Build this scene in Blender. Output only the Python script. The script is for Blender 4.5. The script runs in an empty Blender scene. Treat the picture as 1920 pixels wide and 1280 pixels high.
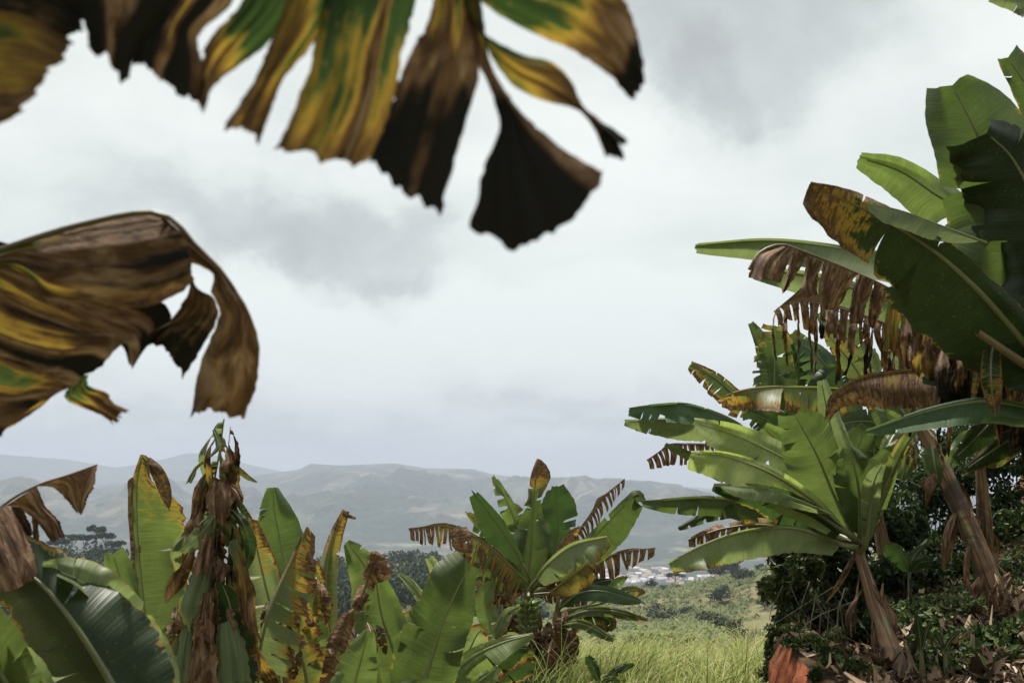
import bpy, math, random
import numpy as np
from mathutils import Vector, Matrix, noise as mnoise

# ------------------------------------------------------------------ camera, world, sun, exposure
scene = bpy.context.scene
COL = scene.collection
FPX = 1920 * 35.0 / 36.0            # focal length in photo pixels (35 mm lens)
PITCH = math.radians(7.9)
CAMZ = 1.6
cam = bpy.data.cameras.new('camera')
cam.lens = 35; cam.sensor_width = 36; cam.clip_start = 0.05; cam.clip_end = 60000
cam.dof.use_dof = True; cam.dof.focus_distance = 9.0; cam.dof.aperture_fstop = 4.0
cam_o = bpy.data.objects.new('camera', cam); COL.objects.link(cam_o)
cam_o.location = (0, 0, CAMZ); cam_o.rotation_euler = (math.radians(90) + PITCH, 0, 0)
scene.camera = cam_o

SUN_EL, SUN_AZ = 66.0, 338.0        # azimuth clockwise from +Y: high, ahead of the camera, a little left
world = bpy.data.worlds.new('World'); scene.world = world; world.use_nodes = True
wn, wl = world.node_tree.nodes, world.node_tree.links
wn.clear()
def N(nodes, t, **kw):
    n = nodes.new(t)
    for k, v in kw.items(): setattr(n, k, v)
    return n
w_out = N(wn, 'ShaderNodeOutputWorld'); w_bg = N(wn, 'ShaderNodeBackground')
sky = N(wn, 'ShaderNodeTexSky', sky_type='NISHITA', sun_disc=False)
sky.sun_elevation = math.radians(SUN_EL); sky.sun_rotation = math.radians(SUN_AZ)
tc = N(wn, 'ShaderNodeTexCoord')
sep = N(wn, 'ShaderNodeSeparateXYZ'); wl.new(tc.outputs['Generated'], sep.inputs[0])
def wmath(op, a, b=None, clamp=False):
    n = N(wn, 'ShaderNodeMath', operation=op, use_clamp=clamp)
    for i, v in enumerate((a, b)):
        if v is None: continue
        if isinstance(v, (int, float)): n.inputs[i].default_value = v
        else: wl.new(v, n.inputs[i])
    return n.outputs[0]
zc = wmath('ADD', wmath('MAXIMUM', sep.outputs[2], 0.0), 0.16)
cx = wmath('DIVIDE', sep.outputs[0], zc); cy = wmath('DIVIDE', sep.outputs[1], zc)
cmb = N(wn, 'ShaderNodeCombineXYZ'); wl.new(cx, cmb.inputs[0]); wl.new(cy, cmb.inputs[1])
cn1 = N(wn, 'ShaderNodeTexNoise'); cn1.inputs['Scale'].default_value = 1.15
cn1.inputs['Detail'].default_value = 7; cn1.inputs['Roughness'].default_value = 0.60; cn1.inputs['Distortion'].default_value = 0.5
wl.new(cmb.outputs[0], cn1.inputs['Vector'])
# broad cloud masses, each a soft lump of the deck around one direction, its border broken by noise
cn2 = N(wn, 'ShaderNodeTexNoise'); cn2.inputs['Scale'].default_value = 6.0; cn2.inputs['Detail'].default_value = 7
cn2.inputs['Roughness'].default_value = 0.6
wl.new(tc.outputs['Generated'], cn2.inputs['Vector'])
dsub = N(wn, 'ShaderNodeVectorMath', operation='SUBTRACT'); wl.new(cn2.outputs['Color'], dsub.inputs[0]); dsub.inputs[1].default_value = (.5, .5, .5)
dmul = N(wn, 'ShaderNodeVectorMath', operation='SCALE'); wl.new(dsub.outputs[0], dmul.inputs[0]); dmul.inputs['Scale'].default_value = 0.20
dadd = N(wn, 'ShaderNodeVectorMath', operation='ADD'); wl.new(tc.outputs['Generated'], dadd.inputs[0]); wl.new(dmul.outputs[0], dadd.inputs[1])
def dirpx(px, py):
    v = Vector(((px - 960) / FPX, math.cos(PITCH) - (640 - py) / FPX * math.sin(PITCH), math.sin(PITCH) + (640 - py) / FPX * math.cos(PITCH)))
    return v.normalized()
lump = None
for px, py, rx, rz, amt in [(640, 450, .13, .055, .34), (560, 380, .16, .05, .16), (740, 535, .055, .028, .32), (1400, 70, .17, .075, .48),
                            (1290, 190, .05, .05, .20), (900, 800, .5, .025, .22), (300, 790, .2, .02, .15), (250, 330, .12, .035, .14),
                            (1150, 835, .25, .012, .2), (1620, 330, .10, .09, .12), (700, 600, .35, .05, -.34), (1080, 420, .12, .16, -.20), (1000, 690, .3, .03, -.12)]:
    d = dirpx(px, py)
    s = N(wn, 'ShaderNodeVectorMath', operation='SUBTRACT'); wl.new(dadd.outputs[0], s.inputs[0]); s.inputs[1].default_value = d
    m = N(wn, 'ShaderNodeVectorMath', operation='MULTIPLY'); wl.new(s.outputs[0], m.inputs[0]); m.inputs[1].default_value = (1 / rx, 1 / max(rx, .1), 1 / rz)
    ln = N(wn, 'ShaderNodeVectorMath', operation='LENGTH'); wl.new(m.outputs[0], ln.inputs[0])
    mr = N(wn, 'ShaderNodeMapRange', interpolation_type='SMOOTHSTEP'); wl.new(ln.outputs['Value'], mr.inputs[0])
    mr.inputs[1].default_value = 1.30; mr.inputs[2].default_value = 0.45; mr.inputs[3].default_value = 0; mr.inputs[4].default_value = amt
    lump = mr.outputs[0] if lump is None else wmath('ADD', lump, mr.outputs[0])
dens = wmath('ADD', wmath('MULTIPLY', wmath('SUBTRACT', cn1.outputs['Fac'], 0.5), 1.6), wmath('ADD', wmath('MULTIPLY', lump, 1.15), 0.27))
ramp = N(wn, 'ShaderNodeValToRGB'); wl.new(dens, ramp.inputs[0])
cr = ramp.color_ramp
cr.elements[0].position = 0.0; cr.elements[0].color = (0.90, 0.945, 0.90, 1)
cr.elements[1].position = 1.0; cr.elements[1].color = (0.44, 0.465, 0.465, 1)
e = cr.elements.new(0.42); e.color = (0.76, 0.81, 0.775, 1)
e = cr.elements.new(0.68); e.color = (0.585, 0.625, 0.615, 1)
SKYMUL = 0.57
cm = N(wn, 'ShaderNodeVectorMath', operation='SCALE'); wl.new(ramp.outputs[0], cm.inputs[0]); cm.inputs['Scale'].default_value = SKYMUL
sm = N(wn, 'ShaderNodeVectorMath', operation='SCALE'); wl.new(sky.outputs[0], sm.inputs[0]); sm.inputs['Scale'].default_value = 0.03
mx = N(wn, 'ShaderNodeMix', data_type='RGBA'); mx.inputs[0].default_value = 0.95
wl.new(sm.outputs[0], mx.inputs[6]); wl.new(cm.outputs[0], mx.inputs[7])
wl.new(mx.outputs[2], w_bg.inputs[0]); w_bg.inputs[1].default_value = 1.0
wl.new(w_bg.outputs[0], w_out.inputs[0])

sun = bpy.data.lights.new('sun', 'SUN'); sun.energy = 4.4; sun.angle = math.radians(9); sun.color = (1, .95, .86)
sun_o = bpy.data.objects.new('sun', sun); COL.objects.link(sun_o)
_az, _el = math.radians(SUN_AZ), math.radians(SUN_EL)
_to = Vector((math.sin(_az) * math.cos(_el), math.cos(_az) * math.cos(_el), math.sin(_el)))
sun_o.rotation_euler = _to.to_track_quat('Z', 'Y').to_euler(); sun_o.location = (0, 0, 30)

vs = scene.view_settings
vs.view_transform = 'Standard'; vs.look = 'None'; vs.gamma = 1.0; vs.use_curve_mapping = False
vs.exposure = 1.0
scene.cycles.use_denoising = True
scene.cycles.max_bounces = 8; scene.cycles.transparent_max_bounces = 8
scene.cycles.volume_bounces = 0

# ------------------------------------------------------------------ helpers
rng = np.random.default_rng(7)
random.seed(7)
CP, SP = math.cos(PITCH), math.sin(PITCH)
def P3(a):
    """array (...,3) of photo x, photo y, depth in metres -> world points"""
    a = np.asarray(a, float)
    x = (a[..., 0] - 960) / FPX; u = (640 - a[..., 1]) / FPX; d = a[..., 2]
    return np.stack([d * x, d * (CP - u * SP), CAMZ + d * (SP + u * CP)], -1)
def at(px, py, d): return Vector(P3((px, py, d)))
def to_px(x, y, z):
    zz = z - CAMZ
    d = y * CP + zz * SP; u = (-y * SP + zz * CP) / d
    return 960 + x / d * FPX, 640 - u * FPX, d

def mesh(name, verts, faces, mat=None, smooth=True, attrs=None, uv=None):
    me = bpy.data.meshes.new(name)
    verts = np.asarray(verts, np.float32).reshape(-1, 3)
    if isinstance(faces, np.ndarray) and len(faces):
        nf, k = faces.shape
        me.vertices.add(len(verts)); me.vertices.foreach_set('co', verts.ravel())
        me.loops.add(nf * k); me.polygons.add(nf)
        me.loops.foreach_set('vertex_index', faces.astype(np.int32).ravel())
        me.polygons.foreach_set('loop_start', np.arange(0, nf * k, k, dtype=np.int32))
        me.polygons.foreach_set('loop_total', np.full(nf, k, np.int32))
        me.update(calc_edges=True)
    else:
        me.from_pydata([tuple(v) for v in verts], [], [tuple(f) for f in faces]); me.update()
    if smooth: me.polygons.foreach_set('use_smooth', np.ones(len(me.polygons), bool))
    for k, arr in (attrs or {}).items():
        arr = np.asarray(arr, np.float32)
        if arr.ndim == 1:
            at_ = me.attributes.new(k, 'FLOAT', 'POINT'); at_.data.foreach_set('value', arr)
        elif arr.shape[1] == 2:
            at_ = me.attributes.new(k, 'FLOAT2', 'POINT'); at_.data.foreach_set('vector', arr.ravel())
        else:
            at_ = me.attributes.new(k, 'FLOAT_COLOR', 'POINT')
            at_.data.foreach_set('color', np.concatenate([arr, np.ones((len(arr), 1), np.float32)], 1).ravel())
    if mat: me.materials.append(mat)
    return me
def link(name, data, parent=None, label=None, cat=None, group=None, kind=None, loc=None):
    o = bpy.data.objects.new(name, data); COL.objects.link(o)
    if loc is not None: o.location = loc
    if parent is not None:
        o.parent = parent
        o.matrix_parent_inverse = Matrix.Translation(-Vector(parent_world(parent)))
    if label: o['label'] = label
    if cat: o['category'] = cat
    if group: o['group'] = group
    if kind: o['kind'] = kind
    return o
def parent_world(p):
    # every parent here is only ever translated
    if p.parent is None: return p.location
    return Vector((0, 0, 0)) + p.location
def empty(name, loc, label, cat, group=None):
    o = bpy.data.objects.new(name, None); COL.objects.link(o); o.location = loc; o.empty_display_size = .2
    o['label'] = label; o['category'] = cat
    if group: o['group'] = group
    return o
def catmull(pts, n):
    pts = np.asarray(pts, float)
    if len(pts) == 2:
        t = np.linspace(0, 1, n)[:, None]; return pts[0] * (1 - t) + pts[1] * t
    ext = np.vstack([2 * pts[0] - pts[1], pts, 2 * pts[-1] - pts[-2]])
    out = []
    m = len(pts) - 1; K = 16
    for i in range(m):
        p0, p1, p2, p3 = ext[i:i + 4]
        for k in range(K):
            t = k / K
            out.append(.5 * (2 * p1 + (p2 - p0) * t + (2 * p0 - 5 * p1 + 4 * p2 - p3) * t * t + (3 * p1 - p0 - 3 * p2 + p3) * t ** 3))
    out.append(pts[-1]); out = np.array(out)
    seg = np.linalg.norm(np.diff(out[:, :2], axis=0), axis=1) if out.shape[1] < 3 or np.ptp(out[:, 0]) + np.ptp(out[:, 1]) > 5 else np.linalg.norm(np.diff(out, axis=0), axis=1)
    s = np.concatenate([[0], np.cumsum(seg)]); s /= s[-1]
    q = np.linspace(0, 1, n)
    return np.stack([np.interp(q, s, out[:, k]) for k in range(out.shape[1])], -1)
def tube(pts, rad, sides=8, cap=True, flat=1.0):
    """world points + radii -> verts, faces (numpy quads)"""
    pts = np.asarray(pts, float); n = len(pts)
    rad = np.interp(np.linspace(0, 1, n), np.linspace(0, 1, len(rad)), rad) if np.ndim(rad) else np.full(n, rad)
    T = np.gradient(pts, axis=0); T /= np.linalg.norm(T, axis=1)[:, None] + 1e-9
    ref = np.array([0, 0, 1.]) if abs(T[:, 2]).mean() < .8 else np.array([0, 1., 0])
    A = np.cross(T, ref); A /= np.linalg.norm(A, axis=1)[:, None] + 1e-9
    B = np.cross(A, T)
    th = np.linspace(0, 2 * math.pi, sides, endpoint=False)
    ring = np.cos(th)[None, :, None] * A[:, None] + flat * np.sin(th)[None, :, None] * B[:, None]
    v = pts[:, None] + ring * rad[:, None, None]
    v = v.reshape(-1, 3)
    i = np.arange(n - 1)[:, None] * sides; j = np.arange(sides)[None]
    jn = (j + 1) % sides
    f = np.stack([i + j, i + jn, i + sides + jn, i + sides + j], -1).reshape(-1, 4)
    return v, f
def join(parts):
    V, F, o = [], [], 0
    for v, f in parts:
        V.append(v); F.append(np.asarray(f) + o); o += len(v)
    return np.concatenate(V), np.concatenate(F)

# ------------------------------------------------------------------ materials
def new_mat(name):
    m = bpy.data.materials.new(name); m.use_nodes = True
    m.node_tree.nodes.clear()
    return m, m.node_tree.nodes, m.node_tree.links
def mathn(nd, lk, op, a, b=None, clamp=False):
    n = N(nd, 'ShaderNodeMath', operation=op, use_clamp=clamp)
    for i, v in enumerate((a, b)):
        if v is None: continue
        if isinstance(v, (int, float)): n.inputs[i].default_value = v
        else: lk.new(v, n.inputs[i])
    return n.outputs[0]
def rampn(nd, lk, fac, stops):
    r = N(nd, 'ShaderNodeValToRGB'); lk.new(fac, r.inputs[0])
    els = r.color_ramp.elements
    while len(els) < len(stops): els.new(.5)
    for el, (p, c) in zip(els, stops):
        el.position = p; el.color = (*c, 1)
    return r.outputs[0]
def noisen(nd, lk, vec, scale, detail=4, rough=.55, dist=0.0):
    n = N(nd, 'ShaderNodeTexNoise'); n.inputs['Scale'].default_value = scale; n.inputs['Detail'].default_value = detail
    n.inputs['Roughness'].default_value = rough; n.inputs['Distortion'].default_value = dist
    if vec is not None: lk.new(vec, n.inputs['Vector'])
    return n.outputs['Fac']
def mixc(nd, lk, fac, a, b):
    m = N(nd, 'ShaderNodeMix', data_type='RGBA')
    for i, v in ((0, fac), (6, a), (7, b)):
        if isinstance(v, (int, float)): m.inputs[i].default_value = v
        elif isinstance(v, tuple): m.inputs[i].default_value = (*v, 1)
        else: lk.new(v, m.inputs[i])
    return m.outputs[2]
def attrn(nd, name, out='Fac'):
    a = N(nd, 'ShaderNodeAttribute', attribute_name=name); return a.outputs[out]

def leaf_material():
    m, nd, lk = new_mat('banana_leaf')
    uv = attrn(nd, 'veins', 'Vector')
    dry = attrn(nd, 'dry'); green = attrn(nd, 'green', 'Color')
    def mp(sx, sy):
        v = N(nd, 'ShaderNodeVectorMath', operation='MULTIPLY'); lk.new(uv, v.inputs[0]); v.inputs[1].default_value = (sx, sy, 1); return v.outputs[0]
    streak = noisen(nd, lk, mp(70, 5), 1, 4, .6)
    fine = noisen(nd, lk, mp(125, 4), 1, 3, .6)
    blot = noisen(nd, lk, mp(11, 7), 1, 5, .6, .6)
    spots = noisen(nd, lk, mp(60, 60), 1, 3, .6)
    v = mathn(nd, lk, 'ADD', dry, mathn(nd, lk, 'MULTIPLY', mathn(nd, lk, 'SUBTRACT', streak, .5), .70))
    v = mathn(nd, lk, 'ADD', v, mathn(nd, lk, 'MULTIPLY', mathn(nd, lk, 'SUBTRACT', blot, .5), .75))
    fac = mathn(nd, lk, 'MULTIPLY', v, 1.0, True)
    # living green, varied a little along the veins
    gd = N(nd, 'ShaderNodeVectorMath', operation='SCALE'); lk.new(green, gd.inputs[0])
    lk.new(mathn(nd, lk, 'ADD', mathn(nd, lk, 'MULTIPLY', fine, .9), mathn(nd, lk, 'ADD', mathn(nd, lk, 'MULTIPLY', blot, .7), .20)), gd.inputs['Scale'])
    spotm = mathn(nd, lk, 'MULTIPLY', mathn(nd, lk, 'GREATER_THAN', spots, .66), mathn(nd, lk, 'MULTIPLY', blot, .8))
    g2 = mixc(nd, lk, spotm, gd.outputs[0], (.22, .17, .05))
    drycol = rampn(nd, lk, fac, [(.30, (.16, .15, .03)), (.44, (.24, .15, .030)), (.54, (.135, .075, .026)), (.64, (.055, .030, .016)), (.80, (.13, .082, .05)), (1.0, (.05, .032, .022))])
    # dead tissue: pale papery against dark patches
    pap = rampn(nd, lk, noisen(nd, lk, mp(34, 9), 1, 5, .65, .8), [(.33, (.022, .012, .007)), (.48, (.105, .055, .027)), (.68, (.27, .175, .11))])
    isdead = N(nd, 'ShaderNodeMapRange'); lk.new(v, isdead.inputs[0]); isdead.inputs[1].default_value = .60; isdead.inputs[2].default_value = .74
    rot_shade = N(nd, 'ShaderNodeMapRange'); lk.new(v, rot_shade.inputs[0]); rot_shade.inputs[1].default_value = 1.02; rot_shade.inputs[2].default_value = 1.25
    pap = mixc(nd, lk, rot_shade.outputs[0], pap, (.007, .006, .004))  # near-black dead tissue; also paints shade on the leaves near the lens
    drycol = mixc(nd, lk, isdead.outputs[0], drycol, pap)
    isdry = N(nd, 'ShaderNodeMapRange'); lk.new(v, isdry.inputs[0]); isdry.inputs[1].default_value = .33; isdry.inputs[2].default_value = .45
    colr = mixc(nd, lk, isdry.outputs[0], g2, drycol)
    # leaf bodies: gloss + light through the blade
    bs = N(nd, 'ShaderNodeBsdfPrincipled'); lk.new(colr, bs.inputs['Base Color'])
    rg = N(nd, 'ShaderNodeMapRange'); lk.new(v, rg.inputs[0]); rg.inputs[1].default_value = .3; rg.inputs[2].default_value = .6; rg.inputs[3].default_value = .46; rg.inputs[4].default_value = .85
    lk.new(rg.outputs[0], bs.inputs['Roughness']); bs.inputs['Specular IOR Level'].default_value = .22
    tr = N(nd, 'ShaderNodeBsdfTranslucent')
    tcl = N(nd, 'ShaderNodeMix', data_type='RGBA', blend_type='MULTIPLY'); tcl.inputs[0].default_value = 1
    lk.new(colr, tcl.inputs[6]); tcl.inputs[7].default_value = (1.35, 1.42, .92, 1)
    lk.new(tcl.outputs[2], tr.inputs[0])
    mixs = N(nd, 'ShaderNodeMixShader')
    tf = N(nd, 'ShaderNodeMapRange'); lk.new(v, tf.inputs[0]); tf.inputs[1].default_value = .5; tf.inputs[2].default_value = .75; tf.inputs[3].default_value = .42; tf.inputs[4].default_value = .12
    lk.new(mathn(nd, lk, 'MULTIPLY', tf.outputs[0], attrn(nd, 'thin')), mixs.inputs[0]); lk.new(bs.outputs[0], mixs.inputs[1]); lk.new(tr.outputs[0], mixs.inputs[2])
    bp = N(nd, 'ShaderNodeBump'); bp.inputs['Strength'].default_value = .65; bp.inputs['Distance'].default_value = .004
    ribs = noisen(nd, lk, mp(80, 1.6), 1, 2, .5)
    crum = mathn(nd, lk, 'MULTIPLY', mathn(nd, lk, 'MULTIPLY', noisen(nd, lk, mp(42, 20), 1, 4, .6), isdead.outputs[0]), 3.0)
    lk.new(mathn(nd, lk, 'ADD', ribs, crum), bp.inputs['Height'])
    lk.new(bp.outputs[0], bs.inputs['Normal']); lk.new(bp.outputs[0], tr.inputs['Normal'])
    o = N(nd, 'ShaderNodeOutputMaterial'); lk.new(mixs.outputs[0], o.inputs[0])
    return m
M_LEAF = leaf_material()
def rib_material():
    m, nd, lk = new_mat('leaf_rib')
    dry = attrn(nd, 'dry'); g = attrn(nd, 'green', 'Color')
    tcn = N(nd, 'ShaderNodeTexCoord')
    n1 = noisen(nd, lk, tcn.outputs['Object'], 14, 4)
    v = mathn(nd, lk, 'ADD', dry, mathn(nd, lk, 'MULTIPLY', mathn(nd, lk, 'SUBTRACT', n1, .5), .5), True)
    gp = mixc(nd, lk, .5, g, (.21, .22, .09))
    c = mixc(nd, lk, v, gp, (.10, .055, .028))
    bs = N(nd, 'ShaderNodeBsdfPrincipled'); lk.new(c, bs.inputs['Base Color']); bs.inputs['Roughness'].default_value = .5
    o = N(nd, 'ShaderNodeOutputMaterial'); lk.new(bs.outputs[0], o.inputs[0])
    return m
M_RIB = rib_material()
def stem_material(name, live):
    m, nd, lk = new_mat(name)
    st = attrn(nd, 'veins', 'Vector')
    def mp(sx, sy):
        v = N(nd, 'ShaderNodeVectorMath', operation='MULTIPLY'); lk.new(st, v.inputs[0]); v.inputs[1].default_value = (sx, sy, 1); return v.outputs[0]
    a = noisen(nd, lk, mp(30, 2.2), 1, 5, .65, .6); b = noisen(nd, lk, mp(7, 2.5), 1, 4, .6)
    dead = rampn(nd, lk, a, [(.28, (.015, .009, .006)), (.42, (.07, .034, .016)), (.56, (.22, .11, .045)), (.72, (.43, .29, .18))])
    gr = rampn(nd, lk, a, [(.3, (.06, .09, .025)), (.5, (.16, .19, .06)), (.7, (.26, .27, .12))])
    f = N(nd, 'ShaderNodeMapRange'); lk.new(b, f.inputs[0]); f.inputs[1].default_value = live - .06; f.inputs[2].default_value = live + .06
    c = mixc(nd, lk, f.outputs[0], gr, dead)
    bd = N(nd, 'ShaderNodeMapRange'); lk.new(noisen(nd, lk, mp(1.5, 3.2), 1, 4, .6, .5), bd.inputs[0]); bd.inputs[1].default_value = .52; bd.inputs[2].default_value = .60; bd.inputs[4].default_value = .85
    c = mixc(nd, lk, bd.outputs[0], c, (.022, .011, .006))
    bs = N(nd, 'ShaderNodeBsdfPrincipled'); lk.new(c, bs.inputs['Base Color']); bs.inputs['Roughness'].default_value = .55
    bp = N(nd, 'ShaderNodeBump'); bp.inputs['Strength'].default_value = .8; bp.inputs['Distance'].default_value = .02; lk.new(a, bp.inputs['Height']); lk.new(bp.outputs[0], bs.inputs['Normal'])
    o = N(nd, 'ShaderNodeOutputMaterial'); lk.new(bs.outputs[0], o.inputs[0])
    return m
M_STEM = stem_material('pseudostem_brown', .40)
M_STEMG = stem_material('pseudostem_green', .56)

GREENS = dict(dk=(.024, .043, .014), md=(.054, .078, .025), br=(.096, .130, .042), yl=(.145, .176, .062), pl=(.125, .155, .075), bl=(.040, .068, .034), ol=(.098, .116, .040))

# ------------------------------------------------------------------ banana leaf builders
LSEED = [100]
def interp_list(lst, t):
    return np.interp(t, np.linspace(0, 1, len(lst)), lst)
def sm01(x, a, b):
    q = np.clip((x - a) / (b - a), 0, 1); return q * q * (3 - 2 * q)
def profile(W, t, blunt=.7):
    W = np.asarray(W, float)
    q = catmull(np.stack([np.linspace(0, 1, len(W)) * 100, W, 0 * W], -1), 80) if len(W) > 2 else None
    if q is None: return interp_list(W, t)
    k = np.argsort(q[:, 0]); w = np.interp(t * 100, q[k, 0], q[k, 1]); mx_ = W.max()
    return mx_ * np.power(np.clip(w / mx_, 0, 1.1), blunt)
def blade_side(mid, tang, n, W, sgn, tilt, hang, tears, td, gap, lenv, jag, slant, wave, r, curl):
    """one half blade. mid: function t-> (x,y,d); returns verts(px space), faces, t, s, strip id"""
    ts = np.unique(np.concatenate([[0], np.clip(np.sort(tears), .01, .99), [1]]))
    V, F, TT, SS, ST, off = [], [], [], [], [], 0
    m = 8
    ph = r.uniform(0, 6.28, 4)
    for k in range(len(ts) - 1):
        a, b = ts[k], ts[k + 1]
        q = max(2, int(math.ceil((b - a) * n)))
        t = np.linspace(a, b, q + 1)
        c = mid(t); T = tang(t)
        Nn = np.stack([-T[:, 1], T[:, 0]], -1) * sgn
        sl = slant * (0.6 + .8 * t[:, None])
        D0 = Nn * np.cos(sl) + T * np.sin(sl)
        w = profile(W, t)
        torn = len(ts) > 2
        lf = 1 - lenv * r.random() if torn else 1.0
        w = w * lf * (1 + jag * r.uniform(-1, 1, len(t)))
        sh = r.normal(0, .12) if torn else 0
        dz = r.normal(0, .25) * (1 if torn else 0); tw = r.normal(0, .9) if torn else 0
        hg = hang * (r.uniform(.75, 1.25) if torn else 1)
        s0 = np.clip(td + r.uniform(-.12, .12), 0, .9)
        seglen = np.linalg.norm(mid(np.array([b]))[0, :2] - mid(np.array([a]))[0, :2])
        u = (t - a) / (b - a) - .5
        pos = c[:, :2].copy(); dep = c[:, 2].copy()
        rows_p, rows_d = [pos.copy()], [dep.copy()]
        for j in range(1, m + 1):
            s = j / m
            hc = np.clip(hg * (s ** .8) * 1.15, 0, 1)
            D = D0 * (1 - hc) + np.array([0, 1.0]) * hc
            D /= np.linalg.norm(D, axis=1)[:, None] + 1e-9
            pos = pos + D * (w / m)[:, None]
            al = np.clip((s - s0) / (1 - s0), 0, 1)
            ag = np.minimum(1, al * 6); pp = pos + T * ((-u * gap * .6 * seglen * (.75 * ag + .25 * al)) + sh * w * al * al)[:, None]
            pxm = c[:, 2] / FPX
            dd = tilt * w * s * pxm - curl * w * pxm * math.sin(math.pi * s) \
                + wave * w * pxm * s * (np.sin(9 * t * 2 + ph[0]) * .6 + np.sin(23 * t + ph[1] + 3 * s) * .35 + np.sin(61 * t + ph[2]) * .13) \
                + (dz * al * w + tw * u * seglen * al) * pxm * .6
            rows_p.append(pp); rows_d.append(c[:, 2] + dd)
        g = np.concatenate([np.stack(rows_p), np.stack(rows_d)[..., None]], -1)     # (m+1, q+1, 3)
        V.append(g.reshape(-1, 3))
        TT.append(np.tile(t, m + 1)); SS.append(np.repeat(np.arange(m + 1) / m, q + 1)); ST.append(np.full((m + 1) * (q + 1), r.uniform(-1, 1)))
        i = np.arange(m)[:, None] * (q + 1); jx = np.arange(q)[None]
        F.append((np.stack([i + jx, i + jx + 1, i + q + 2 + jx, i + q + 1 + jx], -1).reshape(-1, 4)) + off)
        off += (m + 1) * (q + 1)
    return [np.concatenate(x) for x in (V, F, TT, SS, ST)]

def leaf(plant, mid, L, R, g='md', ls=.4, rs=.4, hangL=0., hangR=0., tl=0, tr=0, td=.15, gap=.25, lenv=.15, jag=.03, slant=.28,
         wave=.15, curl=.08, dry=0.05, tip=0., edge=0., sv=.0, rib=.016, ribdry=None, pet=True, tone=1.0, name='leaf', n=44, thin=1.0):
    LSEED[0] += 1
    r = np.random.default_rng(LSEED[0])
    md = np.asarray(mid, float)
    C = catmull(md, 120)
    tt = np.linspace(0, 1, 120)
    def midf(t): return np.stack([np.interp(t, tt, C[:, k]) for k in range(3)], -1)
    Tg = np.gradient(C[:, :2], axis=0); Tg /= np.linalg.norm(Tg, axis=1)[:, None] + 1e-9
    def tang(t):
        v = np.stack([np.interp(t, tt, Tg[:, k]) for k in range(2)], -1); return v / (np.linalg.norm(v, axis=1)[:, None] + 1e-9)
    def mk(x):
        if np.ndim(x): return np.asarray(x, float)
        if x <= 0: return np.array([])
        q = (np.arange(x) + 1) / (x + 1) + r.uniform(-.35, .35, x) / (x + 1)
        return q
    auto = [False, False]
    def side_tears(x, k):
        if np.ndim(x) == 0 and x == 0 and dry < .35 and name == 'leaf' and md[:, 2].mean() < 12.5:
            auto[k] = True; q = int(r.integers(1, 6)); return np.sort(r.uniform(.15, .93, q))
        return mk(x)
    tl, tr = side_tears(tl, 0), side_tears(tr, 1)
    W3 = P3(C); length = np.linalg.norm(np.diff(W3, axis=0), axis=1).sum()
    dm = C[:, 2].mean()
    parts = []
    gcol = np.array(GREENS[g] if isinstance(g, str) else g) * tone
    for W, sgn, tilt, hang, te, au in ((L, -1, ls, hangL, tl, auto[0]), (R, 1, rs, hangR, tr, auto[1])):
        if W is None: continue
        W = np.atleast_1d(np.asarray(W, float))
        v, f, t, s, st = blade_side(midf, tang, n, W, sgn, tilt, hang, te, .55 if au else td, .05 if au else gap, .10 if au else lenv, jag, slant, wave, r, curl)
        hwm = W.max() * dm / FPX * math.sqrt(1 + tilt * tilt)
        dr = dry + tip * sm01(t, .55, 1.0) + edge * np.power(s, 2.2) + (.30 * np.power(s, 9) if dry < .35 else 0) + sv * st * np.clip(s * 2, 0, 1)
        uv = np.stack([t * length + 3.1 * LSEED[0], sgn * s * hwm + LSEED[0] * 1.7], -1)
        parts.append((P3(v), f, dr, uv))
    V, F = join([(p[0], p[1]) for p in parts])
    dr = np.concatenate([p[2] for p in parts]); uv = np.concatenate([p[3] for p in parts])
    me = mesh(name, V, F, M_LEAF, True, dict(dry=dr, veins=uv, green=np.tile(gcol, (len(V), 1)), thin=np.full(len(V), thin)))
    o = link(name, me, plant)
    # midrib, with the petiole running down to the crown of its plant
    pts = W3[::4]; rad = np.linspace(rib, rib * .22, len(pts))
    if pet and 'crown' in plant:
        cr = np.array(plant['crown']); a = pts[0]; tdir = pts[0] - pts[1]; tdir /= np.linalg.norm(tdir) + 1e-9
        dist = np.linalg.norm(cr - a)
        if dist > .05:
            q = np.linspace(0, 1, 10)[:-1, None]
            c1 = a + tdir * dist * .35; c0 = cr + np.array([0, 0, .22 * dist])
            bz = (1 - q) ** 3 * cr + 3 * (1 - q) ** 2 * q * c0 + 3 * (1 - q) * q * q * c1 + q ** 3 * a
            pts = np.vstack([bz, pts]); rad = np.concatenate([np.linspace(rib * 2.3, rib * 1.1, 9), rad])
    v, f = tube(pts, rad, 7)
    rd = dry * .8 if ribdry is None else ribdry
    tr_ = np.repeat(np.linspace(0, 1, len(pts)), 7)
    me2 = mesh('midrib', v, f, M_RIB, True, dict(dry=np.clip(rd + tip * .7 * sm01(tr_, .7, 1), 0, 1), green=np.tile(gcol, (len(v), 1))))
    link('midrib', me2, o)
    return o

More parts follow.
